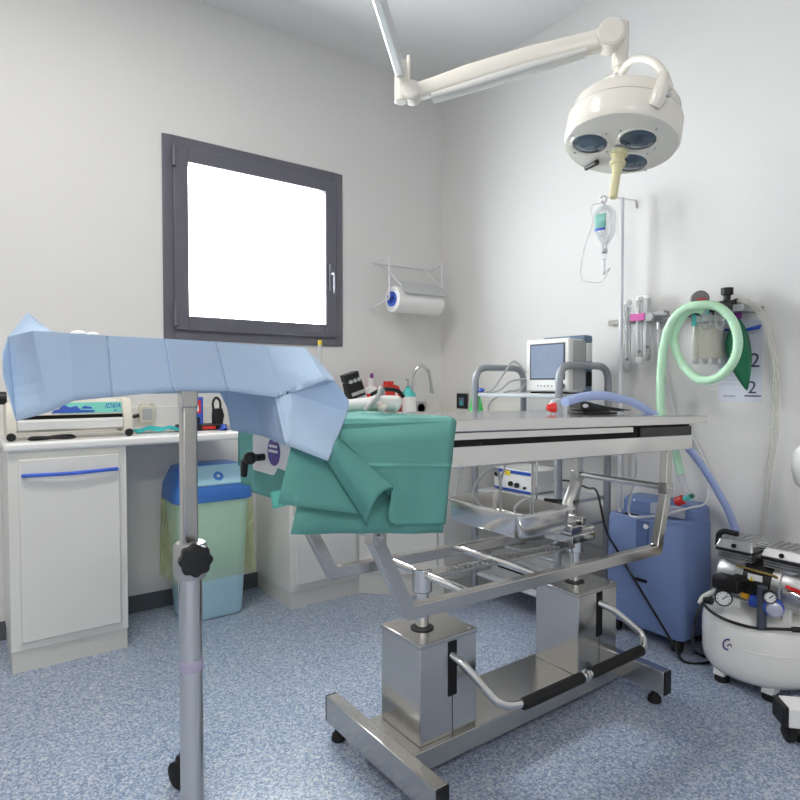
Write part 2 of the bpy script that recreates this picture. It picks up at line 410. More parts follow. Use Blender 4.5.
# swing flap on the sloped front
def flp(u,v,o=0):   # u across, v up the slope
    p=vec(bx+.02,by-.150,.660).lerp(vec(bx+.02,by-.082,.748),v); nrm=vec(0,-.8,.6)
    wd=lerp(.146,.125,v); return p+vec(u*wd,0,0)+nrm*(.006+o)
fl=MB().hexa([flp(-1,0,-.02),flp(1,0,-.02),flp(1,0),flp(-1,0),flp(-1,1,-.02),flp(1,1,-.02),flp(1,1),flp(-1,1)]).build('flap',M_binflap,lid,bevel=.006,seg=3)
MB().lathe([(.0,0),(.024,0),(.024,.003),(.011,.003),(.011,.001),(0,.001)],flp(-.05,.40),(0,-.8,.6),n=24,sx=1.).build('emblem',M_binlid,fl)
MB().lathe([(0,.0015),(.007,.0015),(.007,.0035),(0,.0035)],flp(-.05,.40),(0,-.8,.6),n=16).build('emblem_dot',M_paper,fl)
rg=[]
for z,k in ((.578,0),(.50,.006),(.38,.012),(.28,.017),(.225,.02),(.20,.019)):
    r=rrect(bx,by,lerp(.147,.180,z/.6)+.012+k,lerp(.116,.139,z/.6)+.010+k,.05,z)
    rg.append([p+vec(.006*math.sin(i*1.7+z*14)+(.012 if p.x>bx else -.012)*k*40,.005*math.sin(i*2.3+z*9),.012*math.sin(i*1.9) if z<.3 else 0) for i,p in enumerate(r)])
loft(MB(),rg,cap=False).build('liner',M_bag,bn,angle=60)

# ------------------------------------------------------------------ sealing machine
x0,x1,yf,yb=.142,.612,2.85,3.03
sm=thing('sealing_machine','beige bag sealing machine with teal lettered strip on left worktop','machine',(.38,2.93,ZT))
zb=ZT+.018
b=MB()
b.prism([(x0,yf,zb),(x0,yf-.005,zb+.05),(x0,yf+.03,zb+.135),(x0,yf+.05,zb+.15),(x0,yb,zb+.15),(x0,yb,zb)],(.036,0,0))
b.prism([(x1-.036,yf,zb),(x1-.036,yf-.005,zb+.05),(x1-.036,yf+.03,zb+.135),(x1-.036,yf+.05,zb+.15),(x1-.036,yb,zb+.15),(x1-.036,yb,zb)],(.036,0,0))
b.prism([(x0+.036,yf+.012,zb+.082),(x0+.036,yf+.034,zb+.138),(x0+.036,yf+.05,zb+.148),(x0+.036,yb,zb+.148),(x0+.036,yb,zb+.012),(x0+.036,yf+.05,zb+.012),(x0+.036,yf+.05,zb+.082)],(x1-x0-.072,0,0))
b.build('body',M_beige,sm,bevel=.004,seg=3)
MB().box((x0+.037,yf+.02,zb+.066),(x1-.037,yf+.06,zb+.084)).build('slot',M_dark,sm)
MB().prism([(x0+.037,yf+.004,zb+.022),(x0+.037,yf-.003,zb+.060),(x0+.037,yf+.010,zb+.066),(x0+.037,yf+.045,zb+.066),(x0+.037,yf+.045,zb+.022)],(x1-x0-.074,0,0)).build('sealing_bar',M_wplastic,sm,bevel=.004,seg=3)
# lettered strip on sloped upper front
sx=vec(1,0,0); sy=vec(0,.022,.056).normalized(); so=vec(0,yf+.023,zb+.110)+vec(0,-.0012,.0005)
def strip(u0,u1,v0,v1,o=0.0):
    n=sx.cross(sy); return [vec(u,0,0)+so+sy*v+n*o for u,v in ((u0,v0),(u1,v0),(u1,v1),(u0,v1))]
st=MB().prism(strip(x0+.19,x1-.040,-.024,.024),sx.cross(sy)*.001).build('label_strip',M_teal,sm,smooth=False)
text('lettering','IDEA',.030,M_print,st,vec(.535,0,0)+so+sy*.006+sx.cross(sy)*.0015,sx,sy,shear=.35)
text('lettering','ar',.018,M_print,st,vec(.545,0,0)+so-sy*.014+sx.cross(sy)*.0015,sx,sy,shear=.35)
pr=MB(); nz=sx.cross(sy)
pr.prism([vec(u,0,0)+so+sy*v+nz*.0012 for u,v in ((.30,-.022),(.46,-.022),(.465,-.012),(.41,-.010),(.395,.008),(.37,.002),(.345,.016),(.33,-.004),(.31,-.010))],nz*.0008)
pr.prism([vec(u,0,0)+so+sy*v+nz*.0012 for u,v in ((.41,-.004),(.455,-.006),(.452,.002),(.425,.008))],nz*.0008)
pr.build('printed_motif',M_print,st,smooth=False)
for xx in (x0+.016,x1-.016):
    MB().cyl((xx,yf+.004,ZT+.017),(xx,yf-.014,ZT+.017),.0165,n=20).build('foot',M_black,sm,bevel=.002)
MB().cyl((x0+.006,yf+.05,zb+.155),(x0-.03,yf+.05,zb+.155),.026,n=24).build('knob',M_black,sm,bevel=.004)
MB().tube([(.40,yf+.06,zb+.152),(.40,yf+.06,zb+.165),(.46,yf+.06,zb+.165),(.46,yf+.06,zb+.152)],.006,8).build('lever',M_black,sm)
# coiled cable below it
pts=[(.30+.085*math.cos(a)*(1-.04*a/6.3),2.838+.012*math.sin(a),ZT+.006+.004*math.sin(a*2)+.0035*a/6.3) for a in [k*PI/8 for k in range(0,40)]]
tag(MB().tube(pts,.0045,8).build('power_cable',M_black),'black power cable coiled under sealing machine front','cable')
# socket box, cloth, boxes on the left worktop
so_=thing('wall_socket','cream double socket box on backsplash beside sealing machine','socket',tuple(P(146,415,y=YW-.012)))
c0=P(146,414,y=YW-.012)
MB().box((c0.x-.036,YW-.042,c0.z-.042),(c0.x+.036,YW-.012,c0.z+.042)).build('housing',mat('socket_cream',srgb(214,210,192),.45),so_,bevel=.005,seg=3)
for dx in (-.026,.026): MB().box((c0.x+dx-.007,YW-.036,c0.z+.042),(c0.x+dx+.007,YW-.016,c0.z+.056)).build('lug',mat('socket_cream',srgb(214,210,192)),so_,bevel=.002)
MB().box((c0.x-.024,YW-.0440,c0.z-.028),(c0.x+.024,YW-.0415,c0.z+.028)).build('socket_face',M_greyp,so_,bevel=.001)
pts=catmull([vec(c0.x-.04,YW-.03,c0.z-.005),vec(c0.x-.075,YW-.05,c0.z-.012),vec(.64,3.05,ZT+.055),vec(.60,3.04,ZT+.05)],6)
tag(MB().tube(pts,[.006+.004*(i<5) for i in range(len(pts))],8).build('plug_lead',M_black),'short black plug lead between socket and sealing machine','cable')
rows=[]
for i in range(13):
    u=i/12; rows.append([vec(.650+u*.215,2.93+v*.11,ZT+.004+.016*abs(math.sin(u*7+v*2))*(1-abs(2*u-1)**4)+.008*v) for v in [k/6 for k in range(7)]])
tag(MB().sheet(rows).build('cloth',M_turq,sub=1,solid=.004),'crumpled turquoise cloth lying on left worktop','cloth')
a=P(186,421,y=3.0); 
cb=thing('carton','blue upright carton with red panel behind stand pole','box',(.93,3.02,ZT))
MB().box((.875,2.98,ZT+.03),(.968,3.06,ZT+.165)).build('carton_body',M_blue,cb,bevel=.003)
MB().box((.905,2.9785,ZT+.085),(.955,2.9805,ZT+.150)).build('red_panel',M_red,cb); MB().box((.915,2.978,ZT+.095),(.945,2.9795,ZT+.125)).build('white_panel',M_paper,cb)
MB().box((.925,2.978,ZT+.036),(.950,2.9805,ZT+.065)).build('dark_mark',M_dark,cb)
dk=thing('charging_dock','flat black charging dock with red label on left worktop','dock',(1.0,2.9,ZT))
MB().box((.86,2.955,ZT),(1.078,3.09,ZT+.028)).box((1.035,2.90,ZT),(1.06,2.955,ZT+.012)).build('base',M_black,dk,bevel=.005)
MB().box((.955,2.9535,ZT+.007),(1.02,2.9555,ZT+.021)).build('red_label',M_red,dk)
text('lettering','vetac',.012,M_wplastic,dk,(.988,2.9530,ZT+.014),(1,0,0),(0,0,1)) if False else None
cl=thing('clipper','black clipper standing on the charging dock','clipper',(1.055,3.0,ZT+.028))
loft(MB(),[rrect(1.052,3.02,.026,.018,.012,ZT+.028),rrect(1.055,3.02,.030,.020,.013,ZT+.07),rrect(1.052,3.02,.024,.017,.012,ZT+.105)]).build('handpiece',M_black,cl)
MB().tube(catmull([(1.032,3.02,ZT+.10),(1.030,3.02,ZT+.135),(1.046,3.02,ZT+.160),(1.066,3.02,ZT+.140),(1.068,3.02,ZT+.10)],6),.0065,8).build('loop',M_black,cl)
rows=[[vec(1.055+.0+.035*u,2.90+.05*v,ZT+.003+.030*math.sin(PI*min(1,u*1.1))*math.sin(PI*(v*.8+.1))) for v in [k/6 for k in range(7)]] for u in [k/6 for k in range(7)]]
tag(MB().sheet([[p+vec(-.03,-.02,0) for p in r] for r in rows]).build('small_cloth',M_blue,sub=1,solid=.004),'small folded blue cloth at right end of left worktop','cloth')

# ------------------------------------------------------------------ bottles on the corner worktop
def bottle(name,label,cat,p,prof,m,cap=None,capm=None,group='bottles by the sink',sx=1.,lab=None):
    t=thing(name,label,cat,(p[0],p[1],ZT),group)
    MB().lathe(prof,(p[0],p[1],ZT),n=24,sx=sx).build('bottle_body',m,t,angle=35)
    if cap: MB().lathe(cap,(p[0],p[1],ZT),n=20).build('cap',capm,t,angle=35)
    return t
# black hand device leaning
bd=thing('instrument_charger','tall black instrument charger with grey bands beside blue drape','charger',(1.83,3.0,ZT))
M0=Matrix.Translation(vec(1.915,3.0,ZT))@Matrix.Rotation(math.radians(-17),4,'Y')
def mb0():
    m=MB(); m.M=M0; return m
m=mb0(); loft(m,[rrect(0,0,.055,.045,.02,0.022),rrect(0,0,.05,.04,.02,.06),rrect(0,0,.058,.036,.02,.2),rrect(0,0,.055,.034,.02,.255)]).build('shell',M_black,bd)
m=mb0(); loft(m,[rrect(-.004,0,.05,.036,.02,.262),rrect(-.004,0,.052,.036,.02,.305)]).build('head',M_black,bd)
m=mb0(); m.box((-.045,-.042,.175),(.05,-.034,.195)).box((-.04,-.042,.145),(.05,-.034,.160)).build('grey_band',M_greyp,bd,bevel=.002)
for k in range(3):
    m=mb0(); m.cyl((-.03+.028*k,-.03,.272-.012),(-.03+.028*k,-.044,.272-.012),.011,n=14).build('button',M_greyp,bd)
MB().box((1.85,2.94,ZT),(2.0,3.06,ZT+.02)).build('foot_plate',M_black,bd,bevel=.006)
sp=bottle('spray_bottle','white plastic bottle with red and yellow label behind charger','bottle',(2.02,3.07),[(0,0),(.052,0),(.055,.01),(.055,.16),(.045,.195),(.02,.215),(.018,.235),(0,.235)],M_wplastic,[(0,.235),(.02,.235),(.02,.262),(0,.264)],M_wplastic)
def wrap(parent,name,m,c,r,z0,z1,a0,a1,n=12):
    rows=[[vec(c[0]+r*math.cos(math.radians(lerp(a0,a1,k/n))),c[1]+r*math.sin(math.radians(lerp(a0,a1,k/n))),ZT+z) for k in range(n+1)] for z in (z0,z1)]
    return MB().sheet(rows).build(name,m,parent,solid=.0008)
wrap(sp,'red_label',M_red,(2.02,3.07),.0560,.09,.17,195,250); wrap(sp,'yellow_label',M_yellow,(2.02,3.07),.0562,.06,.10,200,260)
bottle('iodine_bottle','small amber bottle with purple cap on corner worktop','bottle',(2.035,3.0),[(0,0),(.030,0),(.032,.008),(.032,.06),(.018,.08),(0,.08)],M_brown,[(0,.08),(.022,.08),(.026,.095),(.024,.122),(.004,.13),(.004,.145),(0,.145)],M_purple)
pb=thing('brush','slim brush with purple tip standing in pale tube','brush',(2.05,3.10,ZT))
MB().cyl((2.045,3.10,ZT),(2.045,3.10,ZT+.23),.012,n=14).build('tube',M_frost,pb); MB().lathe([(0,.23),(.008,.23),(.011,.24),(.011,.285),(.006,.295),(0,.295)],(2.045,3.10,ZT),n=14).build('tip',M_purple,pb)
rj=thing('red_jug','red disinfectant container with white mark on corner worktop','container',(2.11,3.0,ZT))
loft(MB(),[rrect(2.115,3.02,.060,.05,.02,ZT),rrect(2.115,3.02,.063,.053,.02,ZT+.01),rrect(2.115,3.02,.063,.053,.02,ZT+.19),rrect(2.115,3.02,.055,.045,.02,ZT+.215),rrect(2.115,3.02,.028,.028,.02,ZT+.226),rrect(2.115,3.02,.028,.028,.02,ZT+.245)]).build('container_body',M_redjug,rj)
MB().box((2.055,2.9655,ZT+.02),(2.175,2.968,ZT+.11)).build('dark_label',mat('dark_red',srgb(150,40,36)),rj); MB().box((2.128,2.9650,ZT+.15),(2.142,2.968,ZT+.185)).build('white_mark',M_paper,rj)
bottle('blue_bottle','narrow blue bottle between red container and soap pump','bottle',(2.195,3.06),[(0,0),(.024,0),(.026,.01),(.026,.13),(.012,.15),(.012,.165),(0,.165)],M_violet,[(0,.165),(.013,.165),(.013,.18),(0,.18)],M_blue)
pu=bottle('soap_pump','white soap bottle with turquoise shoulder beside the tap','bottle',(2.235,2.98),[(0,0),(.048,0),(.05,.01),(.05,.150),(.0,.150)],M_wplastic,[(0,.150),(.05,.150),(.046,.168),(.022,.192),(.012,.205),(.012,.215),(0,.215)],M_teacap)
MB().tube(fillet([(2.235,2.98,ZT+.215),(2.235,2.98,ZT+.255),(2.20,2.96,ZT+.255)],.01),.005,8).build('pump_head',M_greyp,pu)
MB().tube([(2.25,2.985,ZT+.20),(2.275,2.99,ZT+.27)],.005,8).build('dip_tube',M_frost,pu)
tp=thing('tap','chrome swan-neck tap at the corner worktop','tap',(2.30,3.02,ZT))
tx,ty=2.302,3.02
pth=catmull([(tx,ty,ZT+.01),(tx,ty,ZT+.15),(tx,ty,ZT+.26),(tx+.012,ty-.012,ZT+.315),(tx+.05,ty-.03,ZT+.345),(tx+.088,ty-.045,ZT+.315),(tx+.105,ty-.05,ZT+.25),(tx+.112,ty-.052,ZT+.20)],8)
MB().tube(pth,.0115,12).build('spout',M_chrome,tp); MB().lathe([(.03,0),(.03,.012),(.018,.02),(.014,.03)],(tx,ty,ZT),n=20).build('tap_base',M_chrome,tp)
MB().cyl(pth[-1],pth[-1]+vec(.002,0,-.03),.015,n=14).build('aerator',M_chrome,tp)
c0=P(420,408,y=YW-.012)
s2=thing('wall_socket','grey wall outlet on backsplash right of the tap','socket',tuple(c0))
MB().box((c0.x-.045,YW-.024,c0.z-.045),(c0.x+.045,YW-.012,c0.z+.045)).build('outlet_frame',M_greyp,s2,bevel=.004); MB().lathe([(.030,0),(.030,.004),(.026,.004),(.024,-.004),(0,-.004)],(c0.x,YW-.024,c0.z),(0,-1,0),n=20).build('outlet_well',M_dark,s2)
c1=P(463,401,x=XR-.012)
s3=thing('wall_socket','black square socket with coloured insert on right backsplash','socket',tuple(c1))
MB().box((XR-.026,c1.y-.05,c1.z-.05),(XR-.012,c1.y+.05,c1.z+.05)).build('outlet_frame',M_black,s3,bevel=.004); MB().box((XR-.028,c1.y-.022,c1.z-.03),(XR-.0255,c1.y+.022,c1.z+.022)).build('insert',M_monback,s3,bevel=.001); MB().box((XR-.029,c1.y-.012,c1.z-.026),(XR-.0278,c1.y+.012,c1.z-.002)).build('coloured_mark',M_turq,s3)
bottle('green_spray_bottle','bright green bottle with white neck beside monitor cart','bottle',(2.45,2.60),[(0,0),(.05,0),(.052,.008),(.048,.06),(.026,.15),(.02,.165),(0,.165)],M_green,[(0,.165),(.02,.165),(.02,.20),(.014,.23),(0,.23)],M_wplastic)
# thin stick with yellow tip
s=thing('dosing_rod','pale slim rod with yellow tip standing below window corner','rod',(1.66,3.08,ZT))
q=P(320,345,y=3.08)
MB().cyl((q.x,3.08,ZT+.006),(q.x,3.08,q.z-.0),.013,n=14).build('tube',M_frost,s); MB().lathe([(.03,0),(.03,.008),(0,.008)],(q.x,3.08,ZT),n=20).build('rod_foot',M_wplastic,s)
MB().lathe([(0,0),(.013,0),(.013,.02),(.008,.028),(0,.028)],(q.x,3.08,q.z),n=14).build('yellow_tip',M_yellow,s)

# ------------------------------------------------------------------ paper roll holder on the window wall
rh=thing('paper_roll_holder','white wire wall holder with cutter plate beside window','holder',(2.4,YW,1.8))
zw=P(370,262,y=YW-.006).z; zr=P(392,299,y=3.04).z; zo=P(387,257,y=3.05).z
x0,x1=2.10,2.60
def side(xx,dx):
    return fillet([(xx,YW-.006,zw),(xx+dx,3.04,zo),(xx+dx,3.04,zr),(xx,YW-.006,zr-.05)],.02)
MB().tube(side(x0,.035),.006,8).build('side_wire',M_wire,rh)
MB().tube(side(x1,-.045),.006,8).build('side_wire',M_wire,rh)
MB().tube([(x0,YW-.006,zw),(x1,YW-.006,zw)],.006,8).build('back_wire',M_wire,rh)
MB().tube([vec(x0+.035,3.04,zr),vec(x1-.045,3.04,zr)],.007,10).build('axle',M_chrome,rh)
px0,px1=2.19,2.535
for xx in (px0+.002,px1-.002): MB().tube([(xx,YW-.006,zw),(xx,3.06,zr+.13),(xx,2.99,zr+.085)],.004,8).build('plate_wire',M_wire,rh)
MB().prism([(px0,3.045,zr+.115),(px0,2.945,zr+.03),(px0,2.942,zr+.033),(px0,3.042,zr+.118)],(px1-px0,0,0)).build('cutter_plate',mat('cutter_grey',srgb(206,208,210),.4,.3),rh)
pr=thing('paper_roll','white paper towel roll with blue core on wire holder','paper roll',(2.33,3.04,zr))
rx0,rx1=2.158,2.51
MB().lathe([(.028,0),(.080,0),(.080,rx1-rx0),(.028,rx1-rx0)],(rx0,3.04,zr),(1,0,0),n=36,cap=False).lathe([(.028,rx1-rx0),(.028,0)],(rx0,3.04,zr),(1,0,0),n=36,cap=False).build('paper',M_tissue,pr)
MB().lathe([(.009,.02),(.022,.01),(.030,-.006),(.046,-.008),(.046,.0005),(.02,.0005)],(rx0,3.04,zr),(1,0,0),n=30,cap=False).build('core_ring',M_bluehandle,pr)
# ------------------------------------------------------------------ operating table
TY0,TY1=1.145,1.655
SL=-.0225
def tz(z,x): return z+SL*(x-1.5)
tb=thing('operating_table','stainless steel surgical table on two box columns in room middle','table',(1.5,1.41,0))
def slab(mb,x0,x1,y0,y1,z0,z1):
    return mb.hexa([(x0,y0,tz(z0,x0)),(x1,y0,tz(z0,x1)),(x1,y1,tz(z0,x1)),(x0,y1,tz(z0,x0)),(x0,y0,tz(z1,x0)),(x1,y0,tz(z1,x1)),(x1,y1,tz(z1,x1)),(x0,y1,tz(z1,x0))])
top=slab(MB(),.62,2.175,TY0,TY1,1.014,1.046).build('tabletop',M_tops,tb,bevel=.003)
slab(MB(),2.179,2.285,TY0+.01,TY1-.01,1.016,1.044).build('end_extension',M_tops,tb,bevel=.003)
for y0,y1 in ((TY0+.006,TY0+.03),(TY1-.03,TY1-.006)):
    slab(MB(),.64,2.17,y0,y1,.922,.976).build('side_rail',M_tops,tb,bevel=.003)
yf=TY0+.012
slab(MB(),.64,2.17,yf+.006,TY1-.018,.972,1.016).build('slot_liner',M_dark,tb)
slab(MB(),.64,1.80,yf-.003,yf+.012,.992,1.012).build('guide_strip',M_tops,tb,bevel=.002)
slab(MB(),1.84,2.168,yf-.004,yf+.012,.966,1.008).build('sliding_clamp',mat('dark_clamp',srgb(62,62,62),.25,.8),tb,bevel=.002)
slab(MB(),.64,2.17,TY0+.02,TY1-.02,.926,.934).build('underside',M_steel2,tb)
ep=MB().box((.606,1.20,.925),(.622,1.478,1.05)).build('end_panel',M_wplastic,tb,bevel=.003)
em=MB(); em.lathe([(0,0),(.034,0),(.034,.002),(0,.002)],(.606,1.345,.985),(-1,0,0),n=28); em.build('emblem',M_violet,ep)
em=MB()
for zz,hw in ((.995,.022),(.983,.025)): em.box((.6025,1.345-hw,zz),(.6042,1.345+hw,zz+.006))
em.build('emblem_band',M_paper,ep)
kn=MB().tube([(.606,1.405,.966),(.572,1.405,.966)],.009,12).build('clamp_shaft',M_black,tb)
MB().ball((.570,1.405,.966),.016).tube([(.570,1.41,.966),(.566,1.43,.955),(.566,1.437,.918)],[.011,.010,.008],10).build('clamp_lever',M_black,tb)
# posts + trapezoid rails
RY=(1.205,1.595)
for k,ry in enumerate(RY):
    pts=[(.805,ry,tz(.925,.805)),(.805,ry,.765),(.905,ry,.572),(2.03,ry,.546),(2.085,ry,.745),(2.09,ry,tz(.925,2.09))]
    MB().barpath(pts,.030,.036,(0,1,0)).build('frame_rail',M_steel,tb,bevel=.003)
    for x,z in ((.805,.78),(2.087,.765)):
        MB().box((x-.021,ry-.018,z-.020),(x+.021,ry+.018,z+.020)).build('rail_joint',M_steel,tb,bevel=.002)
        MB().cyl((x,ry-.018,z),(x,ry-.023,z),.007,n=12).build('bolt',M_chrome,tb)
for x,z in ((1.128,.569),(1.425,.562),(2.087,.768),(.805,.782)):
    MB().tube([(x,RY[0],z),(x,RY[1],z)],.0125,14).build('cross_tube',M_chrome,tb)
for x in (1.128,1.860):
    MB().cyl((x,1.432,.515),(x,1.432,.588),.030,n=24).build('pivot_block',M_chrome,tb,bevel=.003)
    for dx in (-.012,.014): pass
    MB().cyl((x,1.432,.37),(x,1.432,.54),.020,n=20).build('lift_rod',M_chrome,tb)
# central strut with small toothed strip, and clamp work on the far column
slab(MB(),1.16,1.82,1.40,1.46,.548,.560).build('spine_plate',M_steel2,tb,bevel=.002)
tr=MB()
for k in range(24): 
    x=1.22+.022*k; tr.box((x,1.405,tz(.560,x)),(x+.012,1.43,tz(.566,x)))
tr.build('toothed_strip',M_alu,tb)
cw=MB(); cw.box((1.765,1.37,.568),(1.90,1.50,.598)).box((1.77,1.38,.598),(1.835,1.45,.628)).box((1.86,1.40,.60),(1.885,1.47,.650)).cyl((1.78,1.40,.605),(1.92,1.40,.605),.012,n=12)
cw.build('tilt_clamp',M_chrome,tb,bevel=.003)
MB().tube([(1.80,1.40,.61),P(560,526,y=1.37),P(562,518,y=1.37)],.011,12).build('tilt_rod',M_chrome,tb)
g0=P(561.5,520,y=1.37); g1=P(575.5,481,y=1.37)
MB().tube([g0,g0.lerp(g1,.04),g0.lerp(g1,.96),g1],[.015,.0185,.0185,.015],16).build('tilt_grip',mat('pale_grip',srgb(236,234,230),.3,.2),tb)
# columns
for x0,x1 in ((1.045,1.262),(1.757,1.983)):
    co=MB().box((x0,1.335,.105),(x1,1.530,.390)).build('column',M_steel,tb,bevel=.002)
    MB().box((x0-.003,1.332,.388),(x1+.003,1.533,.402)).build('column_cap',M_steel2,co,bevel=.003)
    xs=x0+.104
    MB().box((xs,1.3335,.222),(xs+.034,1.336,.385)).build('pedal_slot',M_dark,co)
    MB().box((xs+.016,1.3344,.106),(xs+.0185,1.336,.222)).build('seam',M_dark,co)
    xc=(1.128 if x0<1.5 else 1.860)
    MB().lathe([(.022,0),(.036,0),(.036,.003),(.022,.003)],(xc,1.432,.4015),n=24).build('rod_seal',M_black,co)
    MB().lathe([(0,0),(.005,0),(.004,.003),(0,.003)],(x1-.02,1.345,.402),n=10).build('screw',M_chrome,co)
# base
MB().box((.985,1.318,.042),(1.988,1.55,.105)).build('base_plate',M_steel2,tb,bevel=.003)
for x0,x1 in ((.945,.987),(1.985,2.027)):
    fb=MB().box((x0,1.145,.046),(x1,1.705,.130)).build('foot_bar',M_steel,tb,bevel=.003)
    for y0,y1 in ((1.139,1.146),(1.704,1.711)): MB().box((x0+.001,y0,.047),(x1-.001,y1,.129)).build('end_cap',M_black,fb,bevel=.001)
    for yy in (1.19,1.66):
        MB().lathe([(.020,0),(.024,.004),(.022,.020),(.014,.026),(.008,.047)],((x0+x1)/2,yy,0),n=18).build('foot',M_rubber,fb)
# pedal bar
pth=fillet([(1.163,1.345,.345),(1.18,1.305,.325),(1.255,1.225,.208),(1.33,1.205,.200),(1.95,1.203,.198),(1.99,1.225,.235),(1.915,1.30,.322),(1.876,1.345,.345)],.05,6)
MB().tube(pth,.0125,14).build('pedal_bar',M_chrome,tb)
for x0,x1 in ((1.325,1.608),(1.650,1.945)):
    MB().tube([(x0,1.205,.199),(x0+.006,1.205,.199),(x1-.006,1.204,.199),(x1,1.204,.199)],[.014,.018,.018,.014],16).build('pedal_grip',M_rubber,tb)
MB().torus((1.629,1.205,.199),(1,0,0),.012,.008,20,8).build('pedal_collar',M_chrome,tb)

# drain pan hanging under the table
pn=thing('drain_pan','rectangular steel drain pan hanging on wires beneath the table','pan',(1.58,1.515,.642))
a=math.radians(-11); ex=vec(math.cos(a+.36),math.sin(a+.36),0)
c4=[P(516,521,z=.72),P(561,507,z=.72),P(503,489,z=.72),P(453,498,z=.72)]
cen=sum(c4,vec(0,0,0))/4
ex=vec(1,-.03,0).normalized(); ey=vec(-ex.y,ex.x,0)
hx=((c4[1]-c4[0]).length+(c4[2]-c4[3]).length)/4*.94; hy=((c4[3]-c4[0]).length+(c4[2]-c4[1]).length)/4
MP=Matrix(((ex.x,ey.x,0,cen.x),(ex.y,ey.y,0,cen.y),(0,0,1,0),(0,0,0,1)))
def rr(hx_,hy_,r,z): return [MP@p for p in rrect(0,0,hx_,hy_,r,z,5)]
m=MB()
loft(m,[rr(hx-.024,hy-.024,.03,.648),rr(hx-.018,hy-.018,.03,.642),rr(hx-.014,hy-.014,.028,.650),rr(hx-.010,hy-.010,.026,.716),rr(hx+.004,hy+.004,.02,.716),rr(hx+.004,hy+.004,.02,.723),rr(hx-.012,hy-.012,.024,.723),rr(hx-.016,hy-.016,.026,.655),rr(hx-.024,hy-.024,.03,.6495)],cap=True)
m.build('pan_body',M_tops,pn,angle=35)
for sx,sy in ((-.55,-1),(1,-.1),(-.6,1),(1,.9)):
    b=MP@vec(sx*hx*.97,sy*hy*.97,.722)
    MB().tube([b,vec(b.x,b.y,.75),vec(b.x,min(max(b.y,TY0+.03),TY1-.03),tz(.928,b.x))],.0038,8).build('hanger_wire',M_chrome,pn)
MB().tube([MP@vec(hx*.95,-hy*.3,.726),MP@vec(hx*1.25,-hy*.75,.728),MP@vec(hx*1.3,-hy*.8,.728)],.006,8).build('pan_handle',M_black,pn)
p0=P(477,495,z=.655)
pts=catmull([MP@vec(-.06,.0,.658),P(474,494,t=2.15),P(482,476,t=2.15),P(493,468,t=2.15),P(500,478,t=2.15),MP@vec(.0,.02,.66),MP@vec(.03,-.05,.658)],8)
tag(MB().tube(pts,.006,8).build('suction_tube',M_frost),'clear curled suction tube looping out of the drain pan','tube')
pts=catmull([MP@vec(-.02,-.09,.658),MP@vec(.02,-.02,.70),MP@vec(.05,-.06,.735),MP@vec(.03,-.10,.66),MP@vec(.06,-.13,.658)],8)
tag(MB().tube(pts,.005,8).build('suction_tube',M_frost),'short clear tube curled at the front inside the drain pan','tube')

# ------------------------------------------------------------------ green drape
def px_patch(mb,A,n=6):
    """bilinear patch: A = [bottom-left, bottom-right, top-right, top-left]"""
    rows=[]
    for j in range(n+1):
        v=j/n; rows.append([ (A[0].lerp(A[1],u/n)).lerp(A[3].lerp(A[2],u/n),v) for u in range(n+1)])
    mb.sheet(rows)
gd=thing('surgical_drape','green surgical drape over the head end of steel table','drape',(.8,1.4,tz(1.046,.8)))
zt=lambda x: tz(1.046,x)+.006
yn=TY0-.012
G=lambda u,v,y: P(u,v,y=y)
NX=24
hem=[G(290,534,1.108),G(443,533,1.108)]; edge=[vec(.602,TY0-.010,zt(.602)-.010),vec(1.003,TY0-.010,zt(1.003)-.010)]
rows=[]
for (y,dz) in ((1.672,-.16),(1.670,-.08),(1.664,-.012),(1.655,-.001),(1.645,0),(1.5,0),(1.35,0),(1.22,0),(1.160,0),(1.145,-.002)):
    r=[]
    for i in range(NX+1):
        u=i/NX; x=lerp(lerp(.602,.640,(y-1.145)/.5),1.003,u); r.append(vec(x,y,zt(x)+dz+.0015*math.sin(x*40+y*20)))
    rows.append(r)
for k in range(0,9):
    v=k/8; r=[]
    for i in range(NX+1):
        u=i/NX; p=edge[0].lerp(edge[1],u).lerp(hem[0].lerp(hem[1],u),v)
        r.append(p+vec(0,-(.004*math.sin(u*9+1)+.003*math.sin(u*19))*v-(.003 if k==3 else 0),0))
    rows.append(r)
m=MB(); m.sheet(rows); m.build('main_sheet',M_gdrape,gd,solid=.002,angle=28)
# folded upper layer with rolled edge on the near face
m=MB(); px_patch(m,[G(293,506,1.092),G(366,515,1.092),G(338,446,1.112),G(296,446,1.118)],8); px_patch(m,[G(278,503,1.100),G(293,506,1.092),G(296,446,1.118),G(291,446,1.122)],4); m.build('folded_layer',M_gdrape,gd,solid=.002,angle=10)
rows=[]
for i in range(15):
    t=i/14; row=[]
    for k in range(13):
        q=k/12; lu,lv=lerp(327,367,t),lerp(462,527,t); ru,rv=lerp(338,392,t),lerp(436,487,t)
        bow=4*q*(1-q)*t**3
        row.append(P(lerp(lu,ru,q)-5*bow,lerp(lv,rv,q)-6*bow,y=1.100-.012*t-(.018+.026*t)*math.sin(PI*min(1,q*.85))))
    for du,dv_,yy in ((1.2,1.5,1.082),(.8,4,1.092),(-3,8,1.099)): row.append(P(ru+du,rv+dv_,y=yy))
    rows.append(row)
m=MB(); m.sheet(rows); m.build('rolled_fold',M_gdrape,gd,solid=.0018,angle=70)
Lb=[(336,430),(344,446),(361,463),(363,466),(366,469),(390.5,487),(391,498),(388.5,510),(388,517),(390,522),(395,525)]
Rb=[(455.5,421),(454,440),(451.5,463),(451.2,466),(450.8,469),(448.5,487),(447.7,498),(446.7,510),(446,517),(445.6,521),(445.3,524)]
rows=[]
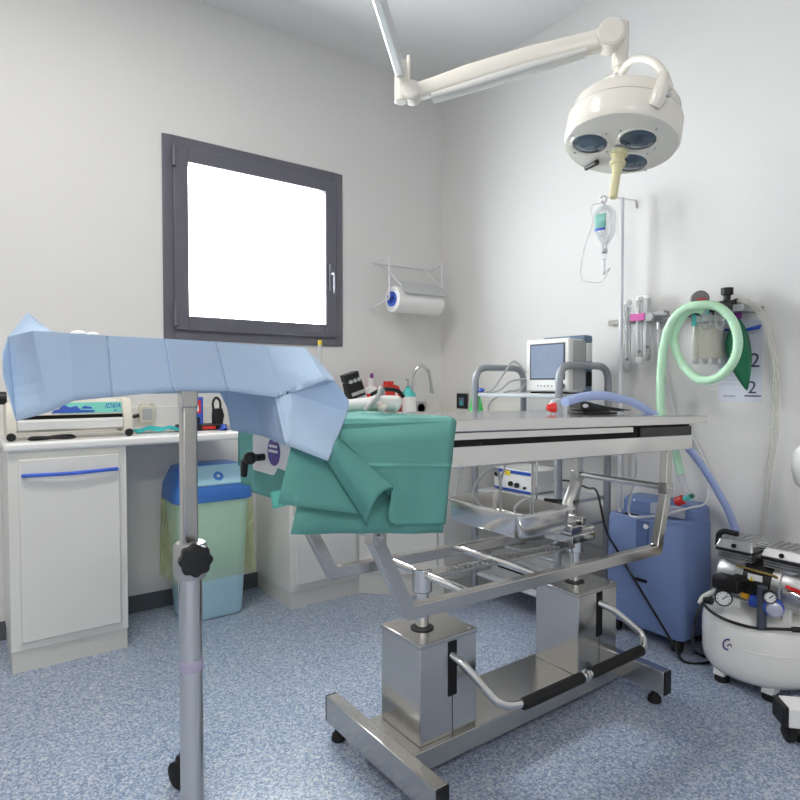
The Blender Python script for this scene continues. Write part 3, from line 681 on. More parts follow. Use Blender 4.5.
for k,((lu,lv),(ru,rv)) in enumerate(zip(Lb,Rb)):
    yy=1.124-.030*min(1,k/3)-(.003 if k==3 else 0)
    rows.append([P(lerp(lu,ru,i/16),lerp(lv,rv,i/16),y=yy-.004*math.sin(i*.5+k*.15)*(k>1)) for i in range(17)])
m=MB(); m.sheet(rows); m.build('outer_layer',M_gdrape,gd,solid=.0018,angle=14)
# far left hanging strip and corner under the head end
m=MB(); px_patch(m,[G(241,484,1.60),G(256,488,1.47),G(254,428,1.48),G(239.5,424,1.60)],6); px_patch(m,[G(251,492,1.50),G(290,503,1.25),G(291,474,1.25),G(252,455,1.50)],6); m.build('end_hang',M_gdrape,gd,solid=.002,sub=1)
m=MB(); px_patch(m,[G(273,509,1.22),G(291,504,1.20),G(290,488,1.20),G(270,492,1.24)],4); m.build('pale_corner',M_mint,gd,solid=.002); 

# ------------------------------------------------------------------ instrument stand + blue drape
ms=thing('instrument_stand','steel instrument stand with black clamp knob under blue drape','stand',(.372,1.25,0))
sx_,sy_=.376,1.25
ZTR=1.222
MB().box((.105,1.205,ZTR-.012),(.615,1.46,ZTR)).build('tray',M_steel,ms,bevel=.006)
MB().box((sx_-.0175,1.232,1.10),(sx_+.0145,1.268,ZTR-.012)).build('tray_bracket',M_steel,ms,bevel=.003)
MB().box((sx_-.0165,sy_-.0155,.80),(sx_+.0135,sy_+.0155,1.115)).build('upper_pole',M_steel2,ms,bevel=.004)
MB().lathe([(.022,.748),(.031,.750),(.033,.756),(.033,.815),(.030,.822),(.022,.824)],(sx_,sy_,0),n=28).build('collar',mat('collar_grey',srgb(190,190,190),.35,.7),ms)
MB().lathe([(.0235,.06),(.0235,.752)],(sx_,sy_,0),n=28).build('lower_pole',mat('polished_steel',srgb(222,220,217),.13,1.),ms)
MB().lathe([(.0238,.558),(.0245,.559),(.0245,.580),(.0238,.581)],(sx_,sy_,0),n=28).build('plastic_band',mat('band_lilac',srgb(176,170,196),.3),ms)
kd=vec(-.12,-.99,0).normalized()
kc=vec(sx_,sy_,.800)+kd*.036
MB().cyl(kc-kd*.01,kc+kd*.012,.010,n=12).build('knob_shaft',M_chrome,ms)
kr=[]
for k in range(48):
    an=2*PI*k/48; r=.031+.0022*math.cos(an*8); e1=vec(kd.y,-kd.x,0); kr.append(kc+kd*.010+(e1*math.cos(an)+vec(0,0,1)*math.sin(an))*r)
MB().prism(kr,kd*.024).build('clamp_knob',M_black,ms,bevel=.003)
MB().bar((sx_-.012,sy_-.06,.085),(.522,1.765,.085),.045,.03).bar((sx_-.3,sy_-.02,.085),(sx_+.3,sy_-.08,.085),.05,.03).build('base_bar',M_steel,ms,bevel=.004)
def caster(parent,p,r=.035,w=.022,yaw=0.,name='caster'):
    M0=Matrix.Translation(p)@Matrix.Rotation(yaw,4,'Z')
    m=MB(); m.M=M0
    for s in (-1,1): m.lathe([(.006,0),(r*.8,0),(r,.004),(r,w-.004),(r*.8,w)],(0,s*.004 if s>0 else -.004-w+0,r),(0,1,0),n=24)
    o=m.build(name,M_rubber,parent)
    m=MB(); m.M=M0; m.tube([(-r*.9,0,r*1.2),(-r*.5,0,r*1.9),(.0,0,r*2.1),(r*.5,0,r*1.9)],[.008,.014,.016,.010],12).cyl((0,0,r*1.9),(0,0,r*2.6),.008,n=12); m.build('caster_fork',M_black,o)
    return o
caster(ms,vec(.494,1.735,0),.037,.022,1.9)
caster(ms,vec(sx_-.27,sy_-.02,0),.030,.02,.4); caster(ms,vec(sx_+.27,sy_-.075,0),.030,.02,.4)

bl=thing('surgical_drape','pale blue pleated drape hanging over the instrument stand tray','drape',(.37,1.33,ZTR))
zt0=ZTR+.004
pv={}
def dv(k,u,v,y): pv[k]=P(u,v,y=y)
for k,a in {
 'a0':(33,331,1.20),'a1':(107,336,1.20),'a2':(165,339,1.20),'a3':(216,342,1.20),'a4':(267,346,1.20),'a5':(305,348,1.20),
 'b0':(50,412,1.185),'bm':(75,401,1.185),'b1':(112,396,1.185),'b2':(174,391,1.185),'b3':(222,391,1.185),'b35':(254,394,1.185),'b4':(279,398,1.185),
 'c0':(28,313,1.33),'c05':(50,331,1.31),'c1':(8,337,1.32),'c2':(2.5,354,1.27),'c3':(3,374,1.23),'c4':(16,421,1.20),
 's1':(325,368,1.27),'s2':(335,381,1.24),'f2':(325,380,1.17),'f3':(349,401,1.22),'f4':(347.5,412.5,1.14),'g1':(291,393,1.165),
 'h1':(328,461,1.07),'h2':(289,446,1.10),'h3':(306,453,1.085),'gm':(320,403,1.125),
 'e1':(263,436,1.38),'e2':(231,430,1.42),'e3':(224,420,1.42),'e4':(276,441,1.25)}.items(): dv(k,*a)
zr_=pv['a4'].z
for k,kk in (('d0','a0'),('d1','a1'),('d2','a2'),('d3','a3'),('d4','a4'),('d5','a5')):
    p=pv[kk]; pv[k]=vec(p.x+.0,1.47,max(p.z-.004,zt0-.006))
pv['d0']=vec(pv['c0'].x+.02,1.47,zt0+.01)
pv['k0']=vec(pv['d0'].x,1.49,1.12)
for k in (1,2,3,4): 
    p=pv['d%d'%k]; pv['k%d'%k]=vec(p.x,1.49,1.125)
pv['k5']=vec(pv['d4'].x+.05,1.49,1.02)
pv['f2']=P(325,380,y=1.096); pv['s2']=P(335,381,y=1.102); pv['s1']=P(325,368,y=1.17); pv['f3']=P(349,401,y=1.116); pv['f4']=P(347.5,412.5,y=1.127); pv['h1']=P(328,461,y=1.070); pv['h2']=P(289,446,y=1.10); pv['g1']=P(291,393,y=1.150); pv['b4']=P(279,398,y=1.165)
pv['bl']=P(73,401,y=1.180); pv['al']=P(70,333.5,y=1.196)
for k_,u_,v_,y_ in (('a1',107,336,1.206),('a2',165,339,1.192),('a3',216,342,1.206),('b1',112,397,1.192),('b2',174,391,1.178),('b3',228,391,1.192)): pv[k_]=P(u_,v_,y=y_)
pan=[('b0','bl','al','a0',0),('bl','b1','a1','al',0),('b1','b2','a2','a1',1),('b2','b3','a3','a2',0),('b3','b4','a4','a3',1),      # front pleats
 ('c4','b0','a0','c1',0),('c2','c3','c4','c1',0),('c1','a0','c05','c0',0),                                   # left end
 ('g1','f2','a5','a4',0),('b4','g1','a4','a4',0),('f2','s2','s1','a5',0),                                     # right end slope
 ('g1','f4','f3','s2',0),('g1','s2','f2','f2',0),('h2','h1','f4','g1',0),('h2','g1','b4','b4',0),
 ('a0','al','d1','c05',0),('al','a1','d1','d1',0),('c05','d1','d0','c0',0),('a1','a2','d2','d1',0),('a2','a3','d3','d2',0),('a3','a4','d4','d3',0),('a4','a5','d5','d4',0),
 ('a5','s1','k5','d5',0),
 ('d0','d1','k1','k0',0),('d1','d2','k2','k1',0),('d2','d3','k3','k2',0),('d3','d4','k4','k3',0),('d4','d5','k5','k4',0),
 ('c0','d0','k0','c1',0),('c1','k0','c3','c2',0)]
m=MB(); n=8
for A_,B_,C_,D_,sg in pan:
    A,B,C,D=(pv[k] for k in (A_,B_,C_,D_)); rows=[]
    for j in range(n+1):
        v=j/n; row=[]
        for u in (0,.03,.08,.25,.4,.6,.75,.92,.97,1):
            p=A.lerp(B,u).lerp(D.lerp(C,u),v)
            w_=(u*(1-u)*v*(1-v))*16
            if A_[0]=='b' and D_[0]=='a' and A_!='b4':
                p=p+vec(0,(.003 if (u==0 and A_ not in ('b0','bl')) or (u==1 and B_ not in ('bl','b4')) else 0),0)
                
            p=p+vec(.0010*w_*math.sin(p.z*90),.0016*w_*math.sin(p.x*60+p.z*45),0)
            row.append(p)
        rows.append(row)
    m.sheet(rows)
bmesh.ops.dissolve_degenerate(m.bm,dist=1e-5,edges=m.bm.edges[:])
m.build('front_sheet',M_bdrape,bl,solid=.0015,angle=5)
# hanging end panel below the tray end, crinkled towards the front
rows=[]
top=[P(221,385,y=1.42)+vec(0,0,.03),P(250,385,y=1.38)+vec(0,0,.03),P(268,388,y=1.28)+vec(0,0,.02),pv['b4']+vec(0,.01,.012),pv['g1']+vec(0,.008,0)]
bot=[pv['e2'],pv['e1'],pv['e4'],pv['h2'],pv['h3']+vec(-.004,.004,.003)]
def samp(pl,u):
    s_=u*(len(pl)-1); i=min(int(s_),len(pl)-2); return pl[i].lerp(pl[i+1],s_-i)
for j in range(9):
    v=j/8; r=[]
    for i in range(41):
        u=i/40; p=samp(top,u).lerp(samp(bot,u),v)
        cr=(.35<u<.85)*math.sin((u-.35)/.5*PI)*.012
        r.append(p+vec(-.6*cr*math.sin(u*60),cr*math.sin(u*60),0))
    rows.append(r)
m=MB(); m.sheet(rows); m.build('end_flap',M_bdrape,bl,solid=.0015,angle=30)
# gauze swabs on tray
for k,(u,w_) in enumerate(((80,.016),(94,.013))):
    q=P(u,336,y=1.26)
    tag(MB().ball((q.x,1.27,1.2405),w_*.75,8,(1.3,1,.7)).build('gauze_swab',M_tissue),('larger' if k==0 else 'smaller')+' white gauze swab peeking over the blue drape edge','gauze swab','gauze swabs on the tray')
# ------------------------------------------------------------------ things lying on the table
ZTB=lambda x: tz(1.046,x)
kb=thing('instrument_pouch','black instrument pouch with thin prongs on steel tabletop','pouch',(1.82,1.33,ZTB(1.82)))
def onT(u,v,dz=0): 
    p=P(u,v,z=1.04); return vec(p.x,p.y,ZTB(p.x)+dz)
p0=onT(575,415); 
bx_=[(1.735,1.335),(1.89,1.31)]
MB().hexa([(1.74,1.31,ZTB(1.74)+.001),(1.905,1.285,ZTB(1.9)+.001),(1.915,1.36,ZTB(1.91)+.001),(1.75,1.39,ZTB(1.75)+.001),(1.74,1.31,ZTB(1.74)+.012),(1.905,1.285,ZTB(1.9)+.008),(1.915,1.36,ZTB(1.91)+.008),(1.75,1.39,ZTB(1.75)+.012)]).build('pouch_base',M_black,kb,bevel=.003)
MB().hexa([(1.742,1.315,ZTB(1.74)+.012),(1.88,1.292,ZTB(1.88)+.010),(1.888,1.35,ZTB(1.89)+.010),(1.75,1.385,ZTB(1.75)+.012),(1.745,1.32,ZTB(1.74)+.050),(1.875,1.298,ZTB(1.88)+.028),(1.88,1.34,ZTB(1.89)+.028),(1.752,1.375,ZTB(1.75)+.052)]).build('pouch_cover',M_black,kb,bevel=.008,seg=3)
MB().ball((1.757,1.312,ZTB(1.75)+.03),.012,8,(1.2,.5,.6)).build('white_snap',M_paper,kb)
MB().tube([(1.87,1.312,ZTB(1.88)+.024),(1.99,1.29,ZTB(1.99)+.014)],[.006,.0015],8).tube([(1.87,1.33,ZTB(1.88)+.020),(1.985,1.312,ZTB(1.99)+.010)],[.005,.0015],8).build('prong',M_black,kb)
mk=thing('breathing_mask','clear plastic breathing connector with red side cap on tabletop','mask',(1.53,1.22,ZTB(1.53)))
mc=onT(563,416); mx,my=mc.x,mc.y+.03
MB().lathe([(.030,0),(.032,.004),(.030,.04),(.020,.052),(.016,.056)],(mx+.01,my,ZTB(mx)),n=24,cap=False).build('mask_body',M_clear,mk)
MB().lathe([(.0,0),(.017,0),(.017,.004),(.014,.022),(.010,.022),(.010,.03),(0,.03)],(mx-.013,my-.01,ZTB(mx)+.024),(-.80,.6,0),n=18).build('red_cap',M_red,mk)
# white wrapped bundle + cables by the drape
wb=thing('wrapped_bundle','white wrapped instrument bundle behind green drape on table','bundle',(.83,1.42,ZTB(.83)))
b0=P(350,418,y=1.40); b1=P(399,417,y=1.36)
za=ZTB(.85)+.006
pts=[(b0.x-.05,1.40,za+.020),(b0.x+.03,1.395,za+.024),(b1.x-.06,1.375,za+.028),(b1.x-.02,1.365,za+.026),(b1.x,1.36,za+.020)]
MB().tube(catmull(pts,6),[.018+.012*(k/24) if k<20 else .030-.016*((k-20)/4)**2 for k in range(25)],16,sx=.85).build('bundle_body',M_wplastic,wb)
MB().tube(catmull([(b1.x-.09,1.37,za+.052),(b1.x-.06,1.35,za+.066),(b1.x-.02,1.34,za+.062),(b1.x+.0,1.34,za+.045)],6),.006,8).build('black_strap',M_black,wb)
MB().tube(catmull([(b1.x-.12,1.35,za+.01),(b1.x-.09,1.335,za+.045),(b1.x-.075,1.34,za+.07),(b1.x-.06,1.35,za+.055)],6),.006,8).build('grey_strap',M_greyp,wb)
MB().ball((b1.x-.075,1.335,za+.018),.014,8).build('pale_tip',mat('pale_pink',srgb(230,214,204),.5),wb)

# ------------------------------------------------------------------ surgical lamp
lp=thing('surgical_lamp','cream ceiling surgical lamp with three dark lenses over table','surgical lamp',(1.83,1.215,2.0))
TC=2.06
cU=P(620,147,t=TC)                                # centre of the lower plate
view=(cU-CO).normalized(); s_r=CR; s_u=(CU-view*CU.dot(view)).normalized(); s_r=view.cross(s_u)*1.0
if s_r.dot(CR)<0: s_r=-s_r
ax=(view*.52+(s_u*math.cos(math.radians(8))+s_r*math.sin(math.radians(8)))*.854).normalized()
RH=.189
hd=MB().lathe([(0,0),(RH*.90,0),(RH*.97,.004),(RH,.014),(RH+.002,.03),(RH+.001,.088)],cU,ax,n=64,cap=False).build('head_shell',M_lightenamel,lp,angle=35)
MB().lathe([(RH+.001,.086),(RH-.004,.090),(RH-.004,.094),(RH-.010,.096),(RH-.011,.134),(RH-.016,.142),(RH-.032,.147),(RH*.5,.152),(0,.153)],cU,ax,n=64,cap=False).build('head_cover',M_lightenamel,lp,angle=35)
MB().torus(cU+ax*.091,ax,RH-.002,.0022,64,8).build('seam_ring',mat('seam_grey',srgb(196,194,188),.4),lp)
e1=(s_r-ax*s_r.dot(ax)).normalized(); e2=ax.cross(e1)
if e2.dot(s_u)<0: e2=-e2
def hp_(a,b,h=0): return cU+e1*a+e2*b+ax*h
def PP(u,v):
    d=P(u,v,t=1.)-CO; q=CO+d*((cU-CO).dot(ax)/d.dot(ax))-cU
    return q.dot(e1),q.dot(e2)
for a,b in (PP(590,143.5),PP(638,139.5),PP(630,162.5)):
    ln=MB().lathe([(.0,-.004),(.03,-.0035),(.055,-.0015),(.060,.002)],hp_(a,b),ax,n=32,cap=False).build('lens',M_lens,lp)
    MB().lathe([(.058,-.0025),(.065,-.0025),(.067,.0),(.058,.0)],hp_(a,b),ax,n=36,cap=False).build('lens_ring',M_lightenamel,ln)
    for k in range(4):
        an=PI/4+k*PI/2; MB().lathe([(0,-.003),(.0035,-.003),(.0035,.001)],hp_(a+.077*math.cos(an),b+.077*math.sin(an)),ax,n=8).build('screw',M_greyp,lp)
MB().lathe([(0,-.012),(.018,-.012),(.020,0)],cU,ax,n=24).build('socket',M_greyp,lp)
MB().lathe([(0,-.186),(.0115,-.186),(.0138,-.182),(.0142,-.10),(.017,-.085),(.019,-.07),(.026,-.066),(.027,-.058),(.020,-.053),(.021,-.035),(.029,-.031),(.029,-.020),(.019,-.010)],cU,ax,n=28,cap=False).build('handle',M_cream,lp)
MB().tube([hp_(*PP(586,167),-.006),hp_(*PP(596,160),-.012)],[.008,.009],10).ball(hp_(*PP(597,159.5),-.012),.010,8).build('switch',M_black,lp)
# blue lettering strip on the rim (unreadable streak)
rows=[]
for h in (.040,.056):
    rows.append([cU+ax*h+(e1*math.cos(math.radians(a))+e2*math.sin(math.radians(a)))*(RH+.003) for a in range(196,222,3)])
MB().sheet(rows).build('maker_mark',mat('pale_blue_mark',srgb(150,190,210),.4),lp,solid=.0006)
# yoke
ca,sa=math.cos(math.radians(56)),math.sin(math.radians(56))
hr_=lambda r_,h,o=0: hp_(ca*r_-sa*o,sa*r_+ca*o,h)
pv_r=hr_(RH+.012,.075)
kn_=P(621,73,t=2.08)
td=(hr_(RH+.013,.125)-CO).dot(CF)
yk=[pv_r,hr_(RH+.013,.125),P(669,88,t=td),P(664,74,t=td+.01),P(653,62,t=td+.04),P(639,58.5,t=td+.08),P(629,63,t=td+.12),kn_]
MB().tube(catmull(yk,8),.0125,14).build('yoke_arm',M_lightenamel,lp)
yk2=[kn_,P(612,77,t=2.12),P(603,86,t=2.17),hr_(-RH+.005,.185),hr_(-RH-.014,.13),hr_(-RH-.012,.075)]
MB().tube(catmull(yk2,8),.0115,14).build('yoke_arm',M_lightenamel,lp)
MB().tube([hr_(RH-.004,.035,.01),hr_(RH+.008,.055,.006),hr_(RH+.012,.10,.002),hr_(RH+.012,.145)],[.020,.025,.022,.014],16).build('yoke_pivot',M_lightenamel,lp)
MB().cyl(hr_(RH+.028,.062,-.012),hr_(RH+.036,.060,-.016),.007,n=12).build('pivot_screw',M_greyp,lp)
# drop tube
j2=P(610,38,t=2.06); dt=P(620,38,t=2.08)
dz0=P(620,70,t=2.08).z
MB().lathe([(.016,dz0-dt.z-.018),(.022,dz0-dt.z-.014),(.022,dz0-dt.z+.005),(.027,dz0-dt.z+.008),(.027,dz0-dt.z+.06),(.029,dz0-dt.z+.062),(.029,.045),(.020,.052),(0,.054)],dt,n=28).build('drop_tube',M_lightenamel,lp)
j1=P(412,93,t=2.22)
da=(j2-j1).normalized(); sd=da.cross(vec(0,0,1)).normalized()
if sd.dot(CF0)>0: sd=-sd                          # towards the viewer side
MB().cyl(j2-sd*.035,j2+sd*.045,.046,n=32).build('elbow',M_lightenamel,lp,bevel=.006,seg=3)
MB().cyl(j2+sd*.0445,j2+sd*.0465,.038,n=32).build('elbow_cover',M_lightenamel,lp,bevel=.001)
MB().cyl(j1-sd*.032,j1+sd*.032,.036,n=32).build('elbow',M_lightenamel,lp,bevel=.006,seg=3)
MB().cyl(j1+sd*.0315,j1+sd*.0335,.029,n=32).build('elbow_cover',M_lightenamel,lp,bevel=.001)
sag=vec(0,0,-.0)
upn=sd.cross(da); upn=upn if upn.z>0 else -upn
def armsec(mb,rows_):
    n=16; R_=[]
    for c,w,h in rows_:
        R_.append([c+sd*(w*math.copysign(abs(math.cos(2*PI*k/n))**.6,math.cos(2*PI*k/n)))+upn*(h*math.copysign(abs(math.sin(2*PI*k/n))**.6,math.sin(2*PI*k/n))) for k in range(n)])
    return loft(mb,R_)
A_=lambda t,o=0.: j1.lerp(j2,t)+upn*o
armsec(MB(),[(A_(.02),.026,.028),(A_(.12,-.002),.028,.032),(A_(.3,.004),.032,.036),(A_(.6,.010),.030,.034),(A_(.85,.004),.030,.034),(A_(.98),.028,.036)]).build('spring_arm',M_lightenamel,lp,angle=50)
armsec(MB(),[(A_(.10,-.040),.026,.012),(A_(.3,-.036),.028,.016),(A_(.6,-.028),.028,.016),(A_(.88,-.026),.026,.012)]).build('arm_undercover',mat('arm_undercover',srgb(222,222,218),.35),lp,angle=50)
# upper horizontal arm and ceiling column
jc=P(401,84,t=2.22); jt=P(373,0,t=1.93)
d1=(jt-jc); 
ja=jc+vec(0,0,.0); hz=jc.z+.04
ea=vec(jc.x,jc.y,hz); eb=vec(.679,1.176,hz+.03)
MB().tube([vec(jc.x,jc.y,j1.z-.035),vec(jc.x,jc.y,hz+.04)],.024,20).build('elbow_block',M_lightenamel,lp,bevel=.004)
MB().bar(ea.lerp(eb,.02),eb,.036,.052).build('extension_arm',mat('arm_grey_white',srgb(226,228,228),.3),lp,bevel=.010,seg=3)
MB().cyl((jc.x+.02,jc.y-.02,hz-.045),(jc.x+.02,jc.y-.02,hz+.06),.007,n=10).build('brake_lever',M_lightenamel,lp)
MB().cyl((eb.x,eb.y,hz-.03),(eb.x,eb.y,ZC),.040,n=28).lathe([(.04,ZC-.09),(.13,ZC-.05),(.14,ZC)],(eb.x,eb.y,0),n=36).build('ceiling_column',M_lightenamel,lp)

# ------------------------------------------------------------------ monitor cart
ct=thing('monitor_cart','grey tubular cart with shelves carrying a monitor behind table','cart',(2.38,2.05,0))
X0,X1,Y0,Y1=2.195,2.565,1.785,2.335
for yy in (Y0,Y1):
    MB().tube(fillet([(X0,yy,.07),(X0,yy,1.232),(X1,yy,1.232),(X1,yy,.07)],.085,8),.0175,14).build('hoop',M_hoop,ct)
for z in (.13,.575,1.08):
    MB().box((X0-.004,Y0+.02,z),(X1+.004,Y1-.02,z+.018)).build('shelf',M_shelf,ct,bevel=.004)
for xx in (X0,X1):
    for z in (.33,.82): MB().tube([(xx,Y0,z),(xx,Y1,z)],.008,8).build('side_rod',M_hoop,ct)
MB().tube([(X0,Y0,.82),(X1,Y0,.82)],.008,8).build('cross_rod',M_hoop,ct)
MB().tube([(X0,Y0,.47),(X1,Y0,.47)],.008,8).build('cross_rod',M_hoop,ct)
for xx in (X0,X1):
    for yy in (Y0,Y1): caster(ct,vec(xx,yy,0),.030,.020,.6)
mo=thing('patient_monitor','white patient monitor with grey screen on cart top shelf','monitor',(2.41,1.96,1.098))
mx0,mx1,my0,my1,mz0,mz1=2.315,2.47,1.825,2.09,1.104,1.365
MB().box((mx0+.02,my0+.004,mz0),(mx1-.03,my1-.004,mz1-.004)).build('housing',M_wplastic,mo,bevel=.012,seg=3)
MB().box((mx0,my0,mz0+.004),(mx0+.024,my1,mz1)).build('front_bezel',M_wplastic,mo,bevel=.010,seg=3)
MB().box((mx1-.035,my0+.001,mz0),(mx1+.03,my1-.001,mz1+.018)).build('rear_shell',M_monback,mo,bevel=.012,seg=3)
MB().box((mx0+.035,my0-.001,mz0+.012),(mx1-.03,my0+.006,mz1-.01)).build('side_panel',M_greyp,mo,bevel=.002)
MB().box((mx1-.022,my0-.004,mz0+.03),(mx1+.018,my0+.004,mz0+.10)).build('side_port',M_dark,mo,bevel=.003)
MB().box((mx1-.025,my0-.008,mz0+.15),(mx1+.01,my0+.004,mz0+.24)).build('white_cover',M_wplastic,mo,bevel=.003)
sf=MB().box((mx0-.003,my0+.022,mz0+.062),(mx0+.003,my1-.026,mz1-.022)).build('screen_frame',mat('screen_frame',srgb(62,66,76),.4),mo,bevel=.002)
MB().box((mx0-.0042,my0+.030,mz0+.070),(mx0-.002,my1-.036,mz1-.030)).build('screen',M_screen,sf)
MB().cyl((mx0-.014,my0+.035,mz0+.032),(mx0+.004,my0+.035,mz0+.032),.014,n=20).build('dial',M_monback,mo,bevel=.002)
for k in range(5): MB().cyl((mx0-.003,my0+.10+.022*k,mz0+.032),(mx0+.002,my0+.10+.022*k,mz0+.032),.005,n=12).build('button',M_greyp,mo)
MB().box((mx0+.01,my0+.02,1.098),(mx1,my1-.02,1.106)).build('foot_strip',M_dark,mo)
for k,(pt) in enumerate(([(2.31,2.085,1.20),(2.27,2.13,1.26),(2.25,2.18,1.20),(2.23,2.25,1.11),(2.20,2.30,1.098)],[(2.31,2.085,1.17),(2.26,2.14,1.16),(2.24,2.21,1.11),(2.20,2.26,1.102)],[(2.31,2.085,1.15),(2.28,2.11,1.115),(2.23,2.15,1.103),(2.16,2.20,1.04),(2.17,2.18,.94)])):
    tag(MB().tube(catmull(pt,8),.005,8).build('monitor_lead',M_greyp),['topmost grey lead looping up left of the monitor','middle grey lead running along cart shelf','grey lead hanging below the cart top shelf'][k],'lead','leads of the patient monitor')
tag(MB().ball((2.20,2.295,1.113),.014,8,(1,1.6,.8)).build('finger_clip',M_blue),'small blue finger clip on the left of cart shelf','clip')
es=thing('electrosurgery_unit','white electrosurgery box with blue stripe and black knobs on lower cart shelf','generator',(2.38,2.13,.593))
ex0,ex1,ey0,ey1,ez0,ez1=2.27,2.50,2.01,2.27,.597,.710
MB().box((ex0,ey0,ez0),(ex1,ey1,ez1)).build('housing',M_wplastic,es,bevel=.006)
MB().box((ex0-.0015,ey0+.005,ez1-.022),(ex0+.001,ey1-.005,ez1-.006)).build('blue_stripe',M_print,es)
MB().box((ex0-.0018,ey0+.14,ez1-.034),(ex0+.001,ey0+.18,ez1-.010)).build('yellow_mark',M_yellow,es)
MB().box((ex0-.0015,ey0+.005,ez0+.002),(ex0+.001,ey1-.005,ez0+.012)).build('blue_base_stripe',M_print,es)
for yy,zz,r in ((ey1-.028,.675,.013),(ey0+.135,.635,.013),(ey0+.092,.632,.013),(ey0+.04,.625,.007)):
    MB().cyl((ex0-.014,yy,zz),(ex0+.002,yy,zz),r,n=18).build('knob',M_black,es,bevel=.002)
for yy in (ey0+.03,ey1-.03): MB().box((ex0+.02,yy-.01,.593),(ex1-.02,yy+.01,.598)).build('foot',M_rubber,es)
ds=thing('document_box','grey flat box lying on bottom cart shelf','box',(2.38,2.05,.148))
MB().box((2.23,1.85,.148),(2.53,2.25,.27)).build('box_body',M_greyp,ds,bevel=.006); MB().box((2.229,1.90,.20),(2.232,2.20,.22)).build('seam',M_dark,ds)

# ------------------------------------------------------------------ infusion pole, bottle
iv=thing('infusion_pole','thin white infusion pole with double hook behind the cart','infusion pole',(2.60,1.745,0))
ix,iy=2.602,1.742
ztop=P(625,197,x=ix).z
MB().tube([(ix,iy,.012),(ix,iy,1.20)],.012,14).build('lower_tube',M_wire,iv)
MB().tube([(ix,iy,1.18),(ix,iy,ztop)],.0095,14).build('upper_tube',M_wire,iv)
MB().lathe([(.0,0),(.050,0),(.050,.010),(.018,.02),(.012,.05)],(ix,iy,0),n=32).build('foot_plate',M_wire,iv)
hl=P(605,197,t=2.88); hr=P(648,200,t=2.96); tp=vec(ix,iy,ztop-.004)
lk=[tp,tp.lerp(vec(hl.x,hl.y,tp.z),.75),vec(hl.x,hl.y,tp.z+.0)]
MB().tube([tp,vec(hl.x,hl.y,tp.z)],.0042,8).build('hook_arm',M_chrome,iv)
hv=(vec(hl.x,hl.y,0)-vec(ix,iy,0)).normalized()
MB().torus(vec(hl.x,hl.y,tp.z-.014)+hv*.006,(hv.y,-hv.x,0),.016,.0042,24,8).build('hook_ring',M_chrome,iv)
r0=tp; r1=tp-hv*.085; 
MB().tube(fillet([r0,r1,r1-vec(0,0,.03),r1-hv*.015-vec(0,0,.042),r1-hv*.032-vec(0,0,.034),r1-hv*.040-vec(0,0,.012)],.012),.0042,8).build('hook_arm',M_chrome,iv)
ib=thing('infusion_bottle','clear infusion bottle with mint label hanging from pole hook','infusion bottle',(hl.x,hl.y,tp.z-.03))
bc=vec(hl.x,hl.y,tp.z-.03)
MB().tube(catmull([bc+vec(0,0,.014),bc+vec(0,0,-.02)],3),.003,8).build('hanger_loop',M_frost,ib)
MB().lathe([(.008,-.012),(.030,-.022),(.047,-.045),(.049,-.065),(.049,-.135),(.040,-.165),(.018,-.195),(.012,-.205),(.012,-.222)],bc,n=28,sx=1.).build('bottle_body',M_clear,ib)
e_v=(CO-bc); e_v.z=0; e_v.normalize(); a0=math.degrees(math.atan2(e_v.y,e_v.x))
def bpatch(name,m,z0,z1,aa,ab):
    rows=[[bc+vec(math.cos(math.radians(lerp(aa,ab,k/10)))*.0497,math.sin(math.radians(lerp(aa,ab,k/10)))*.0497,z) for k in range(11)] for z in (z0,z1)]
    return MB().sheet(rows).build(name,m,ib,solid=.0006)
bpatch('label',M_mintlab,-.128,-.062,a0-62,a0+6) ; bpatch('label_stripe',M_blue,-.140,-.129,a0-62,a0+2)
MB().lathe([(.013,-.218),(.015,-.222),(.015,-.236),(.008,-.242)],bc,n=18).build('cap',M_greyp,ib)
MB().lathe([(.006,-.240),(.010,-.25),(.010,-.27),(.005,-.275),(.004,-.325),(.007,-.33),(.005,-.345)],bc,n=14).build('drip_chamber',M_clear,ib)
tb_=P(594,225,t=2.80)
pts=[bc+vec(0,0,-.34),P(610,268,t=2.86),P(602,281,t=2.85),P(590,282,t=2.84),P(581,276,t=2.83),P(584,250,t=2.83),P(592,225,t=2.83),P(592,206,t=2.85),bc+vec(0,0,-.005)]
tag(MB().tube(catmull(pts,8),.0022,6).build('infusion_line',M_clear),'thin clear infusion line looping left of the infusion bottle','tube')

# ------------------------------------------------------------------ wall rail with anaesthesia parts
WX=XR
yR0,yR1=1.12,1.86; zR=1.455
rl=thing('wall_rail','slim steel wall rail carrying breathing circuit parts','rail',(WX,1.5,zR))
MB().box((WX-.022,yR0,zR-.012),(WX-.012,yR1,zR+.012)).build('rail_bar',M_chrome,rl,bevel=.002)
for yy in (1.2,1.55,1.80): MB().box((WX-.013,yy-.015,zR-.008),(WX,yy+.015,zR+.008)).build('bracket',M_greyp,rl)
